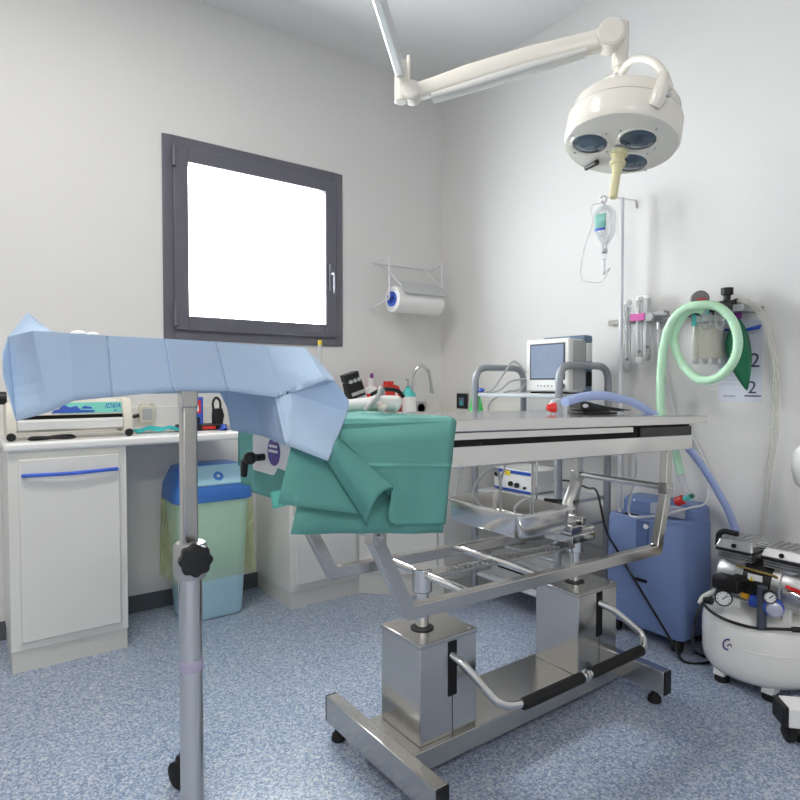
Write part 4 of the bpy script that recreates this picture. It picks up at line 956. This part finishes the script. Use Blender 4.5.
# flow meters
def flow(u,zt_,zb_,label,pink=False,short=False):
    c=P(u,345,x=WX-.055); t=thing('flowmeter',label,'flowmeter',(c.x,c.y,zR),'flowmeters on the wall rail')
    MB().box((c.x-.014,c.y-.017,zR-.016),(WX-.022,c.y+.017,zR+.016)).build('clamp',M_greyp,t,bevel=.003)
    MB().lathe([(.010,zb_),(.017,zb_+.004),(.017,zt_-.006),(.012,zt_)],(c.x-.014,c.y,0),n=20).build('tube',M_clear,t)
    MB().cyl((c.x-.014,c.y,zb_+.012),(c.x-.014,c.y,zt_-.02),.005,n=10).build('scale',M_greyp,t)
    MB().lathe([(.007,zb_-.035),(.013,zb_-.03),(.018,zb_-.02),(.018,zb_+.004)],(c.x-.014,c.y,0),n=18).build('valve',M_wplastic if pink else M_greyp,t)
    MB().ball((c.x-.014,c.y,zb_+.03),.0085,8).build('float',M_black,t)
    MB().lathe([(.018,zt_-.004),(.018,zt_+.012),(.008,zt_+.02)],(c.x-.014,c.y,0),n=18).build('top_cap',M_wplastic,t)
    if pink: MB().box((c.x-.040,c.y-.040,zR-.010),(c.x-.034,c.y+.034,zR+.024)).build('pink_label',M_pink,t,bevel=.001)
    return t
flow(629,1.535,1.235,'leftmost tall clear flowmeter on wall rail beside infusion pole')
flow(641,1.545,1.27,'clear flowmeter with pink label on wall rail',True)
flow(649,1.55,1.29,'rightmost clear flowmeter on wall rail near green hose')
vv=thing('rail_valve','grey metal valve block between flowmeters and green hose','valve',(WX-.04,1.62,zR))
vc=P(660,320,x=WX-.05)
MB().box((vc.x-.02,vc.y-.03,zR-.02),(WX-.022,vc.y+.03,zR+.03)).cyl((vc.x-.02,vc.y+.015,zR+.0),(vc.x-.05,vc.y+.015,zR+.0),.014,n=16).cyl((vc.x-.005,vc.y-.0,zR-.02),(vc.x-.005,vc.y,zR-.055),.012,n=14).cyl((vc.x-.01,vc.y-.045,zR+.01),(vc.x-.01,vc.y+.045,zR+.01),.012,n=14).build('valve_body',M_gas,vv,bevel=.003)
MB().lathe([(0,0),(.02,0),(.022,.006),(.018,.016),(0,.016)],(vc.x-.05,vc.y+.015,zR),(-1,0,0),n=16).build('valve_knob',M_greyp,vv)
pts=catmull([(vc.x-.005,vc.y,zR-.055),(vc.x-.01,vc.y,zR-.12),(vc.x-.0,vc.y-.02,zR-.24),P(672,405,x=WX-.03),P(684,440,x=WX-.03),(WX-.03,P(692,490,x=WX-.03).y,.90)],8)
tag(MB().tube(pts,.006,8).build('thin_line',M_frost),'thin pale gas line dropping from the rail valve','tube')
# breathing circle block: black block, gauge, canister, bag mount
bk=thing('absorber_head','black breathing circuit block with round gauge above clear canister','absorber',(WX-.08,1.36,zR))
g1=P(712,314,x=WX-.08)
MB().box((WX-.13,P(737,316,x=WX-.08).y,zR-.012),(WX-.022,P(684,316,x=WX-.08).y,zR+.036)).build('block',M_black,bk,bevel=.010,seg=3)
gc=P(699,299,x=WX-.09)
MB().lathe([(0,0),(.030,0),(.036,.004),(.036,.034),(.0,.036)],gc+vec(.02,.012,0),(-.75,-.66,0),n=32).build('gauge_case',mat('gauge_grey',srgb(110,110,112),.35,.5),bk,bevel=.002)
gf=gc+vec(.02,.012,0)+vec(-.75,-.66,0)*.036
MB().lathe([(0,0),(.029,0),(.029,.001),(0,.001)],gf,(-.75,-.66,0),n=32).build('gauge_face',mat('gauge_face_dark',srgb(120,118,118),.3),bk)
MB().bar(gf+vec(-.75,-.66,0)*.002+vec(-.01,.011,-.004),gf+vec(-.75,-.66,0)*.002+vec(.013,-.015,-.001),.0015,.006).build('red_needle',M_red,bk)
MB().cyl((gc.x+.015,gc.y+.006,zR+.04),(gc.x+.015,gc.y+.006,gc.z-.03),.010,n=12).build('gauge_stem',M_gas,bk)
cc=P(708,345,x=WX-.085); ztc=P(708,322,x=WX-.085).z; zbc=P(708,362,x=WX-.085).z
MB().lathe([(.062,ztc),(.064,zbc+.01),(.060,zbc)],(cc.x,cc.y,0),n=32).build('canister',M_clear,bk)
MB().lathe([(0,zbc+.014),(.059,zbc+.014),(.059,ztc-.012),(0,ztc-.006)],(cc.x,cc.y,0),n=32).build('granules',M_gran,bk)
MB().lathe([(.02,zR-.012),(.066,zR-.02),(.068,zR-.034),(.066,ztc-.002),(.03,ztc-.002)],(cc.x,cc.y,0),n=32).build('canister_lid',M_frost,bk)
for k in range(10):
    an=2*PI*k/10; MB().cyl((cc.x+.060*math.cos(an),cc.y+.060*math.sin(an),zbc-.008),(cc.x+.060*math.cos(an),cc.y+.060*math.sin(an),zbc+.012),.008,n=8).build('base_stud',M_frost,bk)
for u_ in (702,716):
    q=P(u_,318,x=WX-.145); MB().tube(catmull([q+vec(.03,0,.02),q+vec(0,0,.02),q+vec(0,0,-.03),q+vec(.0,-.02,-.045),q+vec(0,-.035,-.03),q+vec(0,-.035,.02)],5),.007,10).build('clear_port',M_clear,bk)
vl=P(727,300,x=WX-.085)
MB().lathe([(.012,-.045),(.026,-.04),(.028,-.005),(.014,0),(.014,.018),(.024,.022),(.024,.050),(0,.052)],vl,n=20).build('relief_valve',M_black,bk)
MB().tube([vl+vec(0,0,-.02),P(738,301,x=WX-.085)],.013,12).build('outlet_elbow',M_black,bk)
MB().box((WX-.12,P(744,312,x=WX-.09).y-.012,zR-.012),(WX-.02,P(733,312,x=WX-.09).y,zR+.018)).build('outlet_bracket',M_gas,bk,bevel=.004)
# violet valve lever behind the bag
tag(MB().tube([P(724,330,x=WX-.03),P(745,330,x=WX-.03),P(759,327,x=WX-.03),P(761,325,x=WX-.03)],[.006,.006,.009,.004],8).build('rail_lever',M_print),'dark blue lever on wall behind the green bag','lever')
# breathing bag
bg=thing('breathing_bag','limp dark green breathing bag hanging in front of wall calendar','breathing bag',(WX-.06,1.22,1.3))
out=[((737,318),.010),((733,326),.03),((729,340),.052),((728,355),.052),((734,370),.040),((741,381),.024),((747,391),.004)]
LL=[(737,317),(729,327),(725,340),(725,353),(730,367),(738,380),(746,391)]
RRR=[(739,317),(746,327),(750,340),(752,352),(752,365),(750,378),(748,391)]
rings=[]
for (l,r_) in zip(LL,RRR):
    a_=P(*l,x=WX-.065); b_=P(*r_,x=WX-.065); c_=(a_+b_)/2; hw=(b_-a_).length/2
    dirw=(b_-a_).normalized(); 
    rings.append([c_+dirw*math.cos(2*PI*k/20)*hw+vec(1,0,0)*math.sin(2*PI*k/20)*hw*.45*(1+.25*math.cos(6*PI*k/20)) for k in range(20)])
loft(MB(),rings).build('bag_body',M_darkgreen,bg,sub=1,angle=80)
MB().cyl(P(738,312,x=WX-.065),P(738,319,x=WX-.065),.014,n=16).build('bag_neck',M_purple,bg,bevel=.002)
# calendar
cl_=thing('wall_calendar','white printed wall calendar sheet with large 2 beside green bag','calendar',(WX,1.22,1.25))
c0=P(720,322,x=WX); c1=P(762,402,x=WX)
MB().box((WX-.003,c1.y,c1.z),(WX-.0004,c0.y,c0.z)).build('sheet',mat('calendar_paper',srgb(222,226,238),.6),cl_)
M_navy=mat('navy_ink',srgb(70,76,110),.6); M_lav=mat('lavender_ink',srgb(176,180,204),.6); M_lg=mat('pale_grey_ink',srgb(208,210,218),.6)
yx=vec(0,-1,0); yz=vec(0,0,1)
tc_=P(755,361,x=WX-.0036); text('lettering','2',.085,M_navy,cl_,tc_,yx,yz)
tc_=P(752,388,x=WX-.0036); text('lettering','2',.075,M_navy,cl_,tc_,yx,yz)
for r_ in range(4):
    q=P(728,372+4*r_,x=WX-.0034); MB().box((q.x-.0003,q.y-.055,q.z-.0022),(q.x+.0003,q.y+.03,q.z+.0022)).build('printed_line',M_lg,cl_,smooth=False)
q=P(728,396,x=WX-.0034); MB().box((q.x-.0003,q.y-.03,q.z-.004),(q.x+.0003,q.y+.02,q.z+.004)).build('printed_mark',M_lav,cl_); q=P(752,396,x=WX-.0034); MB().box((q.x-.0003,q.y-.035,q.z-.003),(q.x+.0003,q.y+.03,q.z+.003)).build('printed_mark',M_navy,cl_)
q0=P(742,340,x=WX-.0034); MB().torus(q0,(1,0,0),.05,.001,30,6).build('printed_ring',M_lg,cl_)
# hoses
XG=WX-.17
pts=[P(706,312,x=XG+.03),P(695,309,x=XG),P(683,316,x=XG-.01),P(674,338,x=XG-.02),P(681,362,x=XG-.02),P(698,379,x=XG-.02),P(717,378,x=XG-.02),P(733,362,x=XG-.02),P(738,341,x=XG-.02),P(732,320,x=XG-.02),P(718,307,x=XG-.03),P(701,305,x=XG-.05),P(684,309,x=XG-.06),P(671,323,x=XG-.06),P(664,345,x=XG-.06),P(661,375,x=XG-.05),P(661,410,x=XG-.05),P(666,432,x=XG-.05),P(675,452,x=XG-.05),P(681,474,x=XG-.05)]
hs=thing('corrugated_hose','pale green breathing hose coiled in a loop on the right wall','hose',tuple(pts[0]))
cm=catmull(pts,14)
rad=[.0180+.0006*math.sin(k*2.1) for k in range(len(cm))]
MB().tube(cm,rad,12).build('hose_body',M_greenhose,hs)
MB().tube([pts[-1],P(685,492,x=XG-.05)],[.016,.012],12).build('clear_end',M_frost,hs)
MB().tube([P(676,502,x=XG-.05),P(684,499,x=XG-.05)],.020,14).build('red_cap',M_red,hs,bevel=.004); MB().tube([P(684,499,x=XG-.05),P(690,497,x=XG-.05)],.012,12).build('teal_joint',M_teacap,hs); MB().ball(P(692,496,x=XG-.05),.011,8).build('green_plug',M_darkgreen,hs)
MB().tube([P(702,311,x=XG+.02),P(707,312,x=XG+.035)],.022,14).build('end_fitting',M_frost,hs); MB().ball(P(707,312,x=XG+.02),.009,8).build('teal_button',M_teacap,hs); MB().tube([P(694,315,x=XG+.02),P(694,326,x=XG+.02)],.010,10).build('teal_branch',M_teacap,hs)
pts=[P(738,301,x=WX-.085),P(748,303,x=WX-.08),P(760,312,x=WX-.07),P(770,335,x=WX-.06),P(775,365,x=WX-.05),P(776,400,x=WX-.05),P(774,440,x=WX-.05),P(768,480,x=WX-.05),P(764,520,x=WX-.06),P(762,540,x=WX-.07)]
tag(MB().tube(catmull(pts,10),.0135,24).build('exhaust_hose',M_clearhose),'translucent pale hose hanging down the right wall to the compressor','hose')
# blue hose over the table edge
pts=[P(565,402,t=1.89),P(580,397.5,t=1.96),P(600,395.5,t=2.05),P(622,399,t=2.15),P(640,406,t=2.24),P(664,423,t=2.36),P(688,448,t=2.46),P(702,466,t=2.50),P(717,490,t=2.53),P(730,515,t=2.54),P(739,545,t=2.56),P(743,570,t=2.56)]
tag(MB().tube(catmull(pts,10),.0150,12).build('breathing_hose',M_bluehose),'lavender blue hose running over table end down behind compressor','hose')

# ------------------------------------------------------------------ oxygen concentrator
oc=thing('oxygen_concentrator','blue rolling oxygen concentrator against right wall','concentrator',(2.56,1.46,0))
o0=vec(2.422,1.312,0); ea_=vec(0,1,0); eb_=vec(1,0,0)
MO=Matrix(((eb_.x,ea_.x,0,o0.x),(eb_.y,ea_.y,0,o0.y),(0,0,1,0),(0,0,0,1)))      # x = towards wall, y = along wall
def lm(): m=MB(); m.M=MO; return m
DW,DL=.262,.390
m=lm(); loft(m,[rrect(DW/2,DL/2,DW/2-.006,DL/2-.006,.03,.060),rrect(DW/2,DL/2,DW/2,DL/2,.035,.075),rrect(DW/2,DL/2,DW/2,DL/2,.035,.17),rrect(DW/2,DL/2,DW/2-.003,DL/2-.003,.035,.172),rrect(DW/2,DL/2,DW/2-.006,DL/2-.008,.035,.535),rrect(DW/2,DL/2,DW/2-.014,DL/2-.016,.03,.548)]); m.build('housing',M_conc,oc,angle=40)
m=lm(); loft(m,[rrect(DW*.70,DL/2,DW*.26,DL/2-.012,.03,.54),rrect(DW*.70,DL/2,DW*.26,DL/2-.014,.03,.60),rrect(DW*.72,DL/2,DW*.22,DL/2-.03,.03,.618)]); m.build('back_ridge',M_conc,oc,angle=40)
m=lm(); m.box((.0,.165,.43),(.05,.225,.553)).build('recess',M_concd,oc,bevel=.01,seg=3) if False else m.box((-.002,.165,.40),(.02,.225,.54)).build('recess',M_concd,oc,bevel=.006)
m=lm(); m.lathe([(.0,.52),(.075,.52),(.082,.545),(.078,.562),(.0,.560)],(.085,.085,0),n=36).build('front_lip',M_conc,oc)
m=lm(); m.box((.03,.245,.546),(.06,.31,.552)).build('handle_slot',M_dark,oc,bevel=.002)
m=lm(); m.cyl((-.004,.175,.520),(.004,.175,.520),.011,n=14).build('outlet_port',M_wplastic,oc)
m=lm(); m.box((-.003,.17,.270),(.003,.235,.282)).build('latch_slot',M_dark,oc)
m=lm(); m.box((.07,.05,.565),(.10,.20,.612)).build('top_panel',mat('panel_grey',srgb(172,176,190),.5),oc,bevel=.004)
m=lm(); m.box((.105,.30,.60),(.108,.305,.61)).cyl((.04,.33,.553),(.04,.33,.565),.008,n=10).build('power_stud',M_wplastic,oc)
for px_,py_ in ((.035,.045),(.035,DL-.05),(DW-.035,.05),(DW-.035,DL-.05)):
    p=MO@vec(px_,py_,0); caster(oc,p,.026,.018,.3)
# thin oxygen tube over the concentrator
pts=[P(632,445,t=2.72),P(636,470,t=2.62),MO@vec(.03,.28,.57),MO@vec(-.02,.20,.56),MO@vec(.03,.10,.585),MO@vec(.09,.03,.615),MO@vec(.16,.0,.63),P(708,490,x=WX-.05),P(704,460,x=WX-.04),P(690,432,x=WX-.03)]
tag(MB().tube(catmull(pts,8),.0052,8).build('oxygen_tube',M_frost),'thin clear oxygen tube draped across the blue concentrator','tube')
# power cable from cart to floor in front of the concentrator
pts=[(2.44,2.012,.65),(2.45,1.93,.66),(2.43,1.80,.645),P(597,492,t=2.60),P(606,530,t=2.45),MO@vec(-.035,.30,.40),MO@vec(-.03,.20,.27),MO@vec(-.025,.09,.13),MO@vec(-.03,.02,.05),MO@vec(-.04,-.03,.006),MO@vec(.04,-.09,.006),MO@vec(.15,-.06,.006)]
tag(MB().tube(catmull(pts,8),.0050,8).build('power_cable',M_black),'black power cable hanging across the blue concentrator to floor','cable')

# ------------------------------------------------------------------ compressor
KX,KY,KR=2.482,1.036,.204
cp=thing('air_compressor','white round-tank air compressor with twin silver motor heads','compressor',(KX,KY,0))
MB().lathe([(r_*KR/.197,h_) for r_,h_ in ((0,.042),(.130,.044),(.172,.052),(.190,.074),(.1962,.108),(.197,.150),(.197,.178))],(KX,KY,0),n=64,cap=False).lathe([(r_*KR/.197,h_) for r_,h_ in ((.197,.182),(.197,.228),(.192,.252),(.178,.272),(.150,.284),(.10,.290),(0,.292))],(KX,KY,0),n=64,cap=False).build('tank',M_tank,cp,angle=60)
MB().torus((KX,KY,.180),(0,0,1),KR-.0013,.0028,64,8).build('weld_seam',M_tank,cp)
cam=vec(-KX,-KY,0).normalized()
def tk(u,v,off=.0012):
    # point on tank skin under that direction
    d=(P(u,v,t=1.)-CO); A_=d.x*d.x+d.y*d.y; B_=-2*(d.x*KX+d.y*KY); C_=KX*KX+KY*KY-(KR+off)**2
    k=(-B_-math.sqrt(max(B_*B_-4*A_*C_,0)))/(2*A_); return CO+d*k
def tkring(name,r0,r1,a0,a1,cu,cv,sy_=1.15,n=20):
    rows=[]
    for r_ in (r0,r1): rows.append([tk(cu+r_*math.cos(math.radians(lerp(a0,a1,k/n))),cv-sy_*r_*math.sin(math.radians(lerp(a0,a1,k/n)))) for k in range(n+1)])
    return MB().sheet(rows).build(name,M_violet,cp,solid=.0006)
tkring('swirl_emblem',3.6,5.2,60,280,727.5,644.5); tkring('swirl_emblem',1.2,2.4,-20,190,729.5,646.5)
for an in (145,215,25,-65):
    a=math.radians(an); fx,fy=KX+.150*math.cos(a),KY+.150*math.sin(a)
    lg=MB().hexa([(fx-.03,fy-.022,.028),(fx+.03,fy-.022,.028),(fx+.03,fy+.022,.028),(fx-.03,fy+.022,.028),(fx-.022,fy-.018,.080),(fx+.022,fy-.018,.080),(fx+.022,fy+.018,.080),(fx-.022,fy+.018,.080)]).build('leg',M_tank,cp,bevel=.003)
    MB().lathe([(.024,0),(.027,.004),(.025,.028),(.015,.030)],(fx,fy,0),n=20).build('rubber_foot',M_rubber,lg)
for yy in (my_+.085,my_,my_-.085) if False else (1.088,1.003,.918):
    for dx in (-.085,.01): MB().box((KX+dx,yy-.012,.270),(KX+dx+.025,yy+.012,.345)).build('bracket',M_tank,cp,bevel=.002)
# motor: axis along Y
my_,mz_=1.003,.405
MXc=2.432
mt=MB().lathe([(.0,-.050),(.080,-.050),(.082,-.047),(.082,.047),(.080,.050),(0,.050)],(MXc,my_,mz_),(0,1,0),n=40).build('motor_casing',M_black,cp,angle=35)
MB().bar((MXc-.079,my_+.028,mz_+.022),(MXc-.079,my_-.022,mz_+.022),.002,.034,(0,0,1)).build('warning_label',M_paper,mt)
MB().prism([(MXc-.0808,my_+.024,mz_+.012),(MXc-.0808,my_+.006,mz_+.012),(MXc-.0808,my_+.015,mz_+.030)],(.001,0,0)).build('warning_triangle',M_yellow,mt)
MB().tube([(MXc-.074,my_+.07,mz_+.055),(MXc-.076,my_-.07,mz_+.050)],.004,8).build('tie_rod',mat('brass',srgb(190,165,95),.35,.9),mt)
for s_,yy in ((1,my_+.048),(-1,my_-.048)):
    hb=MB().lathe([(.080,0),(.084,.004),(.084,.03),(.078,.034),(.078,.085),(.070,.10),(.045,.104),(0,.104)],(MXc,yy,mz_),(0,s_,0),n=36,cap=False).build('crankcase',M_alu,cp,angle=35)
    for k in range(8):
        a=2*PI*k/8; MB().cyl((MXc+.056*math.cos(a),yy+s_*.098,mz_+.056*math.sin(a)),(MXc+.056*math.cos(a),yy+s_*.1035,mz_+.056*math.sin(a)),.007,n=10).build('vent_hole',M_dark,hb)
    cy=yy+s_*.034
    MB().cyl((MXc,cy,mz_+.06),(MXc,cy,mz_+.098),.058,n=28).build('cylinder',M_alu,cp)
    f=MB()
    for k in range(3): f.box((MXc-.068,cy-.062,mz_+.074+.010*k),(MXc+.068,cy+.062,mz_+.079+.010*k))
    f.build('cooling_fins',M_gas,cp)
    MB().box((MXc-.078,cy-.068,mz_+.102),(MXc+.078,cy+.068,mz_+.112)).build('valve_plate',M_black,cp,bevel=.002)
    hd_=MB().hexa([(MXc-.080,cy-.070,mz_+.112),(MXc+.080,cy-.070,mz_+.112),(MXc+.080,cy+.070,mz_+.112),(MXc-.080,cy+.070,mz_+.112),(MXc-.062,cy-.058,mz_+.148),(MXc+.062,cy-.058,mz_+.148),(MXc+.062,cy+.058,mz_+.148),(MXc-.062,cy+.058,mz_+.148)]).build('cylinder_head',M_alu,cp,bevel=.006,seg=3)
    f=MB()
    for k in range(5): f.box((MXc-.058,cy-.052+.024*k,mz_+.146),(MXc+.058,cy-.046+.024*k,mz_+.154))
    f.build('head_ribs',M_alu,hd_,bevel=.001)
    for dx in (-.062,.062):
        for dy in (-.055,.055): MB().cyl((MXc+dx*1.05,cy+dy*1.02,mz_+.112),(MXc+dx*1.05,cy+dy*1.02,mz_+.128),.007,n=10).build('bolt',M_chrome,hd_)
    MB().cyl((MXc-.079,cy,mz_+.128),(MXc-.070,cy,mz_+.128),.008,n=12).build('port_hole',M_dark,hd_)
MB().tube([(MXc-.03,my_+.03,mz_+.136),(MXc-.03,my_-.03,mz_+.136)],.010,10).tube([(MXc+.0,my_+.03,mz_+.136),(MXc+.0,my_-.03,mz_+.136)],.010,10).build('joining_pipe',M_chrome,cp)
yh=my_+.085
MB().tube(fillet([P(738,534,x=MXc-.05),P(724,531,x=MXc-.05),P(719,533,x=MXc-.05),P(718,545,x=MXc-.05)],.015),.011,10).build('intake_elbow',M_black,cp)
# pressure switch, gauges, regulator, valves at the front
sw=P(727,582,t=2.12)
def on_front(u,v,dx): return P(u,v,x=MXc-dx)
q0=on_front(716,573,.115); q1=on_front(742,593,.115)
MB().box((MXc-.150,q1.y,q1.z),(MXc-.085,q0.y,q0.z)).build('pressure_switch',M_black,cp,bevel=.006)
MB().box((MXc-.155,lerp(q0.y,q1.y,.7),q0.z-.002),(MXc-.10,q1.y+.002,q0.z+.014)).build('switch_cap',M_black,cp,bevel=.003)
fd=vec(-.86,-.5,0).normalized()
def gauge(c,r):
    g=MB().lathe([(0,0),(r*.9,0),(r,.004),(r,.026),(r*.86,.030),(r*.86,.024),(0,.024)],c,fd,n=32).build('gauge',M_black,cp)
    MB().lathe([(0,.0245),(r*.84,.0245),(r*.84,.0255),(0,.0255)],c,fd,n=32).build('gauge_face',M_paper,g)
    sdv=vec(-fd.y,fd.x,0)
    MB().bar(c+fd*.027+sdv*r*.4+vec(0,0,r*.35),c+fd*.027-sdv*r*.15-vec(0,0,r*.15),.0012,.003).build('needle',M_dark,g)
    for k in range(9):
        a=math.radians(-40+k*32.5); e=sdv*math.cos(a)+vec(0,0,1)*math.sin(a); MB().bar(c+fd*.0262+e*r*.62,c+fd*.0262+e*r*.78,.001,.0022).build('tick',M_dark,g)
    MB().cyl(c-fd*.03,c+fd*.002,.010,n=12).build('stem',M_gas,g)
gauge(on_front(723,596,.165),.030); gauge(on_front(769,595,.150),.022)
v0=on_front(762,600,.135)
MB().cyl((v0.x,v0.y,.275),(v0.x,v0.y,v0.z+.05),.016,n=16).build('air_column',mat('slate_plastic',srgb(70,76,90),.4),cp,bevel=.002)
v1=on_front(774,609,.140)
MB().lathe([(0,.0),(.020,0),(.026,-.004),(.027,-.020),(.022,-.024)],v1+fd*.02,fd,n=28).build('filter_face',mat('filter_silver',srgb(186,190,206),.25,.4),cp)
MB().lathe([(.022,-.002),(.033,-.006),(.034,-.034),(.026,-.040),(0,-.042)],v1,fd,n=28).build('regulator_body',M_blue,cp)
b0_=on_front(757,602,.10); MB().cyl(b0_-vec(0,.015,0),b0_+vec(0,.02,0),.022,n=16).build('blue_fitting',M_blue,cp)
y_=on_front(745,596,.11); MB().cyl(y_-vec(0,.012,0),y_+vec(0,.012,0),.010,n=12).build('yellow_fitting',mat('amber_fitting',srgb(215,160,40),.4),cp)
rv=on_front(793,594,.12); MB().tube([rv+vec(0,.03,-.004),rv,rv+vec(0,-.05,-.012)],.012,12).build('ball_valve',M_chrome,cp); MB().bar(rv+vec(-.006,.02,.022),rv+vec(-.006,-.03,.014),.014,.008).build('red_lever',M_red,cp); MB().cyl(rv+vec(0,-.045,-.012),rv+vec(0,-.075,-.016),.014,n=14).build('blue_outlet',M_blue,cp)
MB().tube(fillet([on_front(700,603,.11),on_front(703,597,.11),on_front(712,592,.11),on_front(717,590,.11)],.012),.010,10).build('white_elbow',M_tank,cp); vq=on_front(708,600,.11); MB().cyl(vq-vec(0,.016,0),vq+vec(0,.012,0),.015,n=14).build('drain_valve',M_black,cp)
MB().tube([(MXc-.075,KY+.10,.345),(MXc-.08,KY-.12,.335)],.006,8).build('copper_line',M_gas,cp)
pts=[tk(703,602,.012),tk(708,609,.010),tk(720,617,.008),tk(735,623,.007),tk(755,628,.007),tk(775,629,.007),tk(792,629.5,.009),tk(803,630,.02)]
cpl=thing('mains_cable','black mains cable draped over front of white compressor tank','cable',tuple(pts[0]))
MB().tube(catmull(pts,8),.0055,10).build('lead',M_black,cpl)
MB().tube([pts[-2],pts[-1]],.010,10).build('plug',M_black,cpl)
pts=[tk(703,602,.012),P(698,612,t=2.32),P(694,625,t=2.34),P(693,640,t=2.34),P(695,652,z=.01),P(706,657,z=.008)]
MB().tube(catmull(pts,8),.0050,10).build('lead',M_black,cpl)

# ------------------------------------------------------------------ equipment at the right frame edge
eq=thing('mobile_unit','white mobile unit leg with black end cap at right frame edge','mobile unit',(2.35,.62,0))
f0=P(777,722,z=.11); 
la=vec(2.110,.824,.0); lb=vec(2.50,.42,0); ld=(lb-la).normalized()
MB().bar(la+ld*.012+vec(0,0,.095),lb+vec(0,0,.095),.085,.066).build('leg',M_wplastic,eq,bevel=.006)
MB().bar(la-ld*.004+vec(0,0,.095),la+ld*.014+vec(0,0,.095),.083,.065).build('end_cap',M_black,eq,bevel=.004)
caster(eq,la+ld*.045,.030,.024,.9)
caster(eq,lb-ld*.04,.030,.024,.2)
MB().cyl(lb.lerp(la,.12)+vec(0,0,.14),lb.lerp(la,.12)+vec(0,0,1.0),.035,n=24).build('column',M_wplastic,eq)
hc=P(815,468,t=2.02)
cb_=lb.lerp(la,.12)
MB().lathe([(0,-.09),(.03,-.088),(.062,-.05),(.068,0),(.062,.05),(.03,.088),(0,.09)],hc,vec(.3,.2,.9),n=32,cap=False).build('head',M_wplastic,eq)
MB().tube([hc,vec(cb_.x,cb_.y,hc.z),vec(cb_.x,cb_.y,.95)],.02,14).build('neck',M_wplastic,eq)
# ------------------------------------------------------------------ light
w=bpy.data.worlds.new('World'); sc.world=w; w.use_nodes=True
bgn=w.node_tree.nodes['Background']; bgn.inputs['Color'].default_value=(.97,.985,1.,1); bgn.inputs['Strength'].default_value=20.0
def area(name,loc,sx,sy,e,col=(1,.965,.925),rot=(0,0,0)):
    l=bpy.data.lights.new(name,'AREA'); l.shape='RECTANGLE'; l.size=sx; l.size_y=sy; l.energy=e; l.color=col
    o=bpy.data.objects.new(name,l); COL.objects.link(o); o.location=loc; o.rotation_euler=rot; return o
area('ceiling_light',(.10,1.75,ZC-.02),1.2,.30,18)
area('ceiling_light',(-.7,-1.5,ZC-.02),1.2,.30,32)
# ------------------------------------------------------------------ camera
cd=bpy.data.cameras.new('camera'); cd.sensor_width=36; cd.sensor_fit='HORIZONTAL'; cd.lens=FPX/800*36; cd.clip_start=.02; cd.clip_end=60
co=bpy.data.objects.new('camera',cd); COL.objects.link(co)
co.matrix_world=Matrix(((CR.x,CU.x,-CF.x,0),(CR.y,CU.y,-CF.y,0),(CR.z,CU.z,-CF.z,CH),(0,0,0,1)))
sc.camera=co
sc.view_settings.view_transform='Standard'; sc.view_settings.look='None'; sc.view_settings.gamma=1; sc.view_settings.use_curve_mapping=False
sc.view_settings.exposure=0.80
sc.cycles.max_bounces=10; sc.cycles.diffuse_bounces=6; sc.cycles.transparent_max_bounces=16
sc.cycles.sample_clamp_indirect=4.0
sc.cycles.use_denoising=True
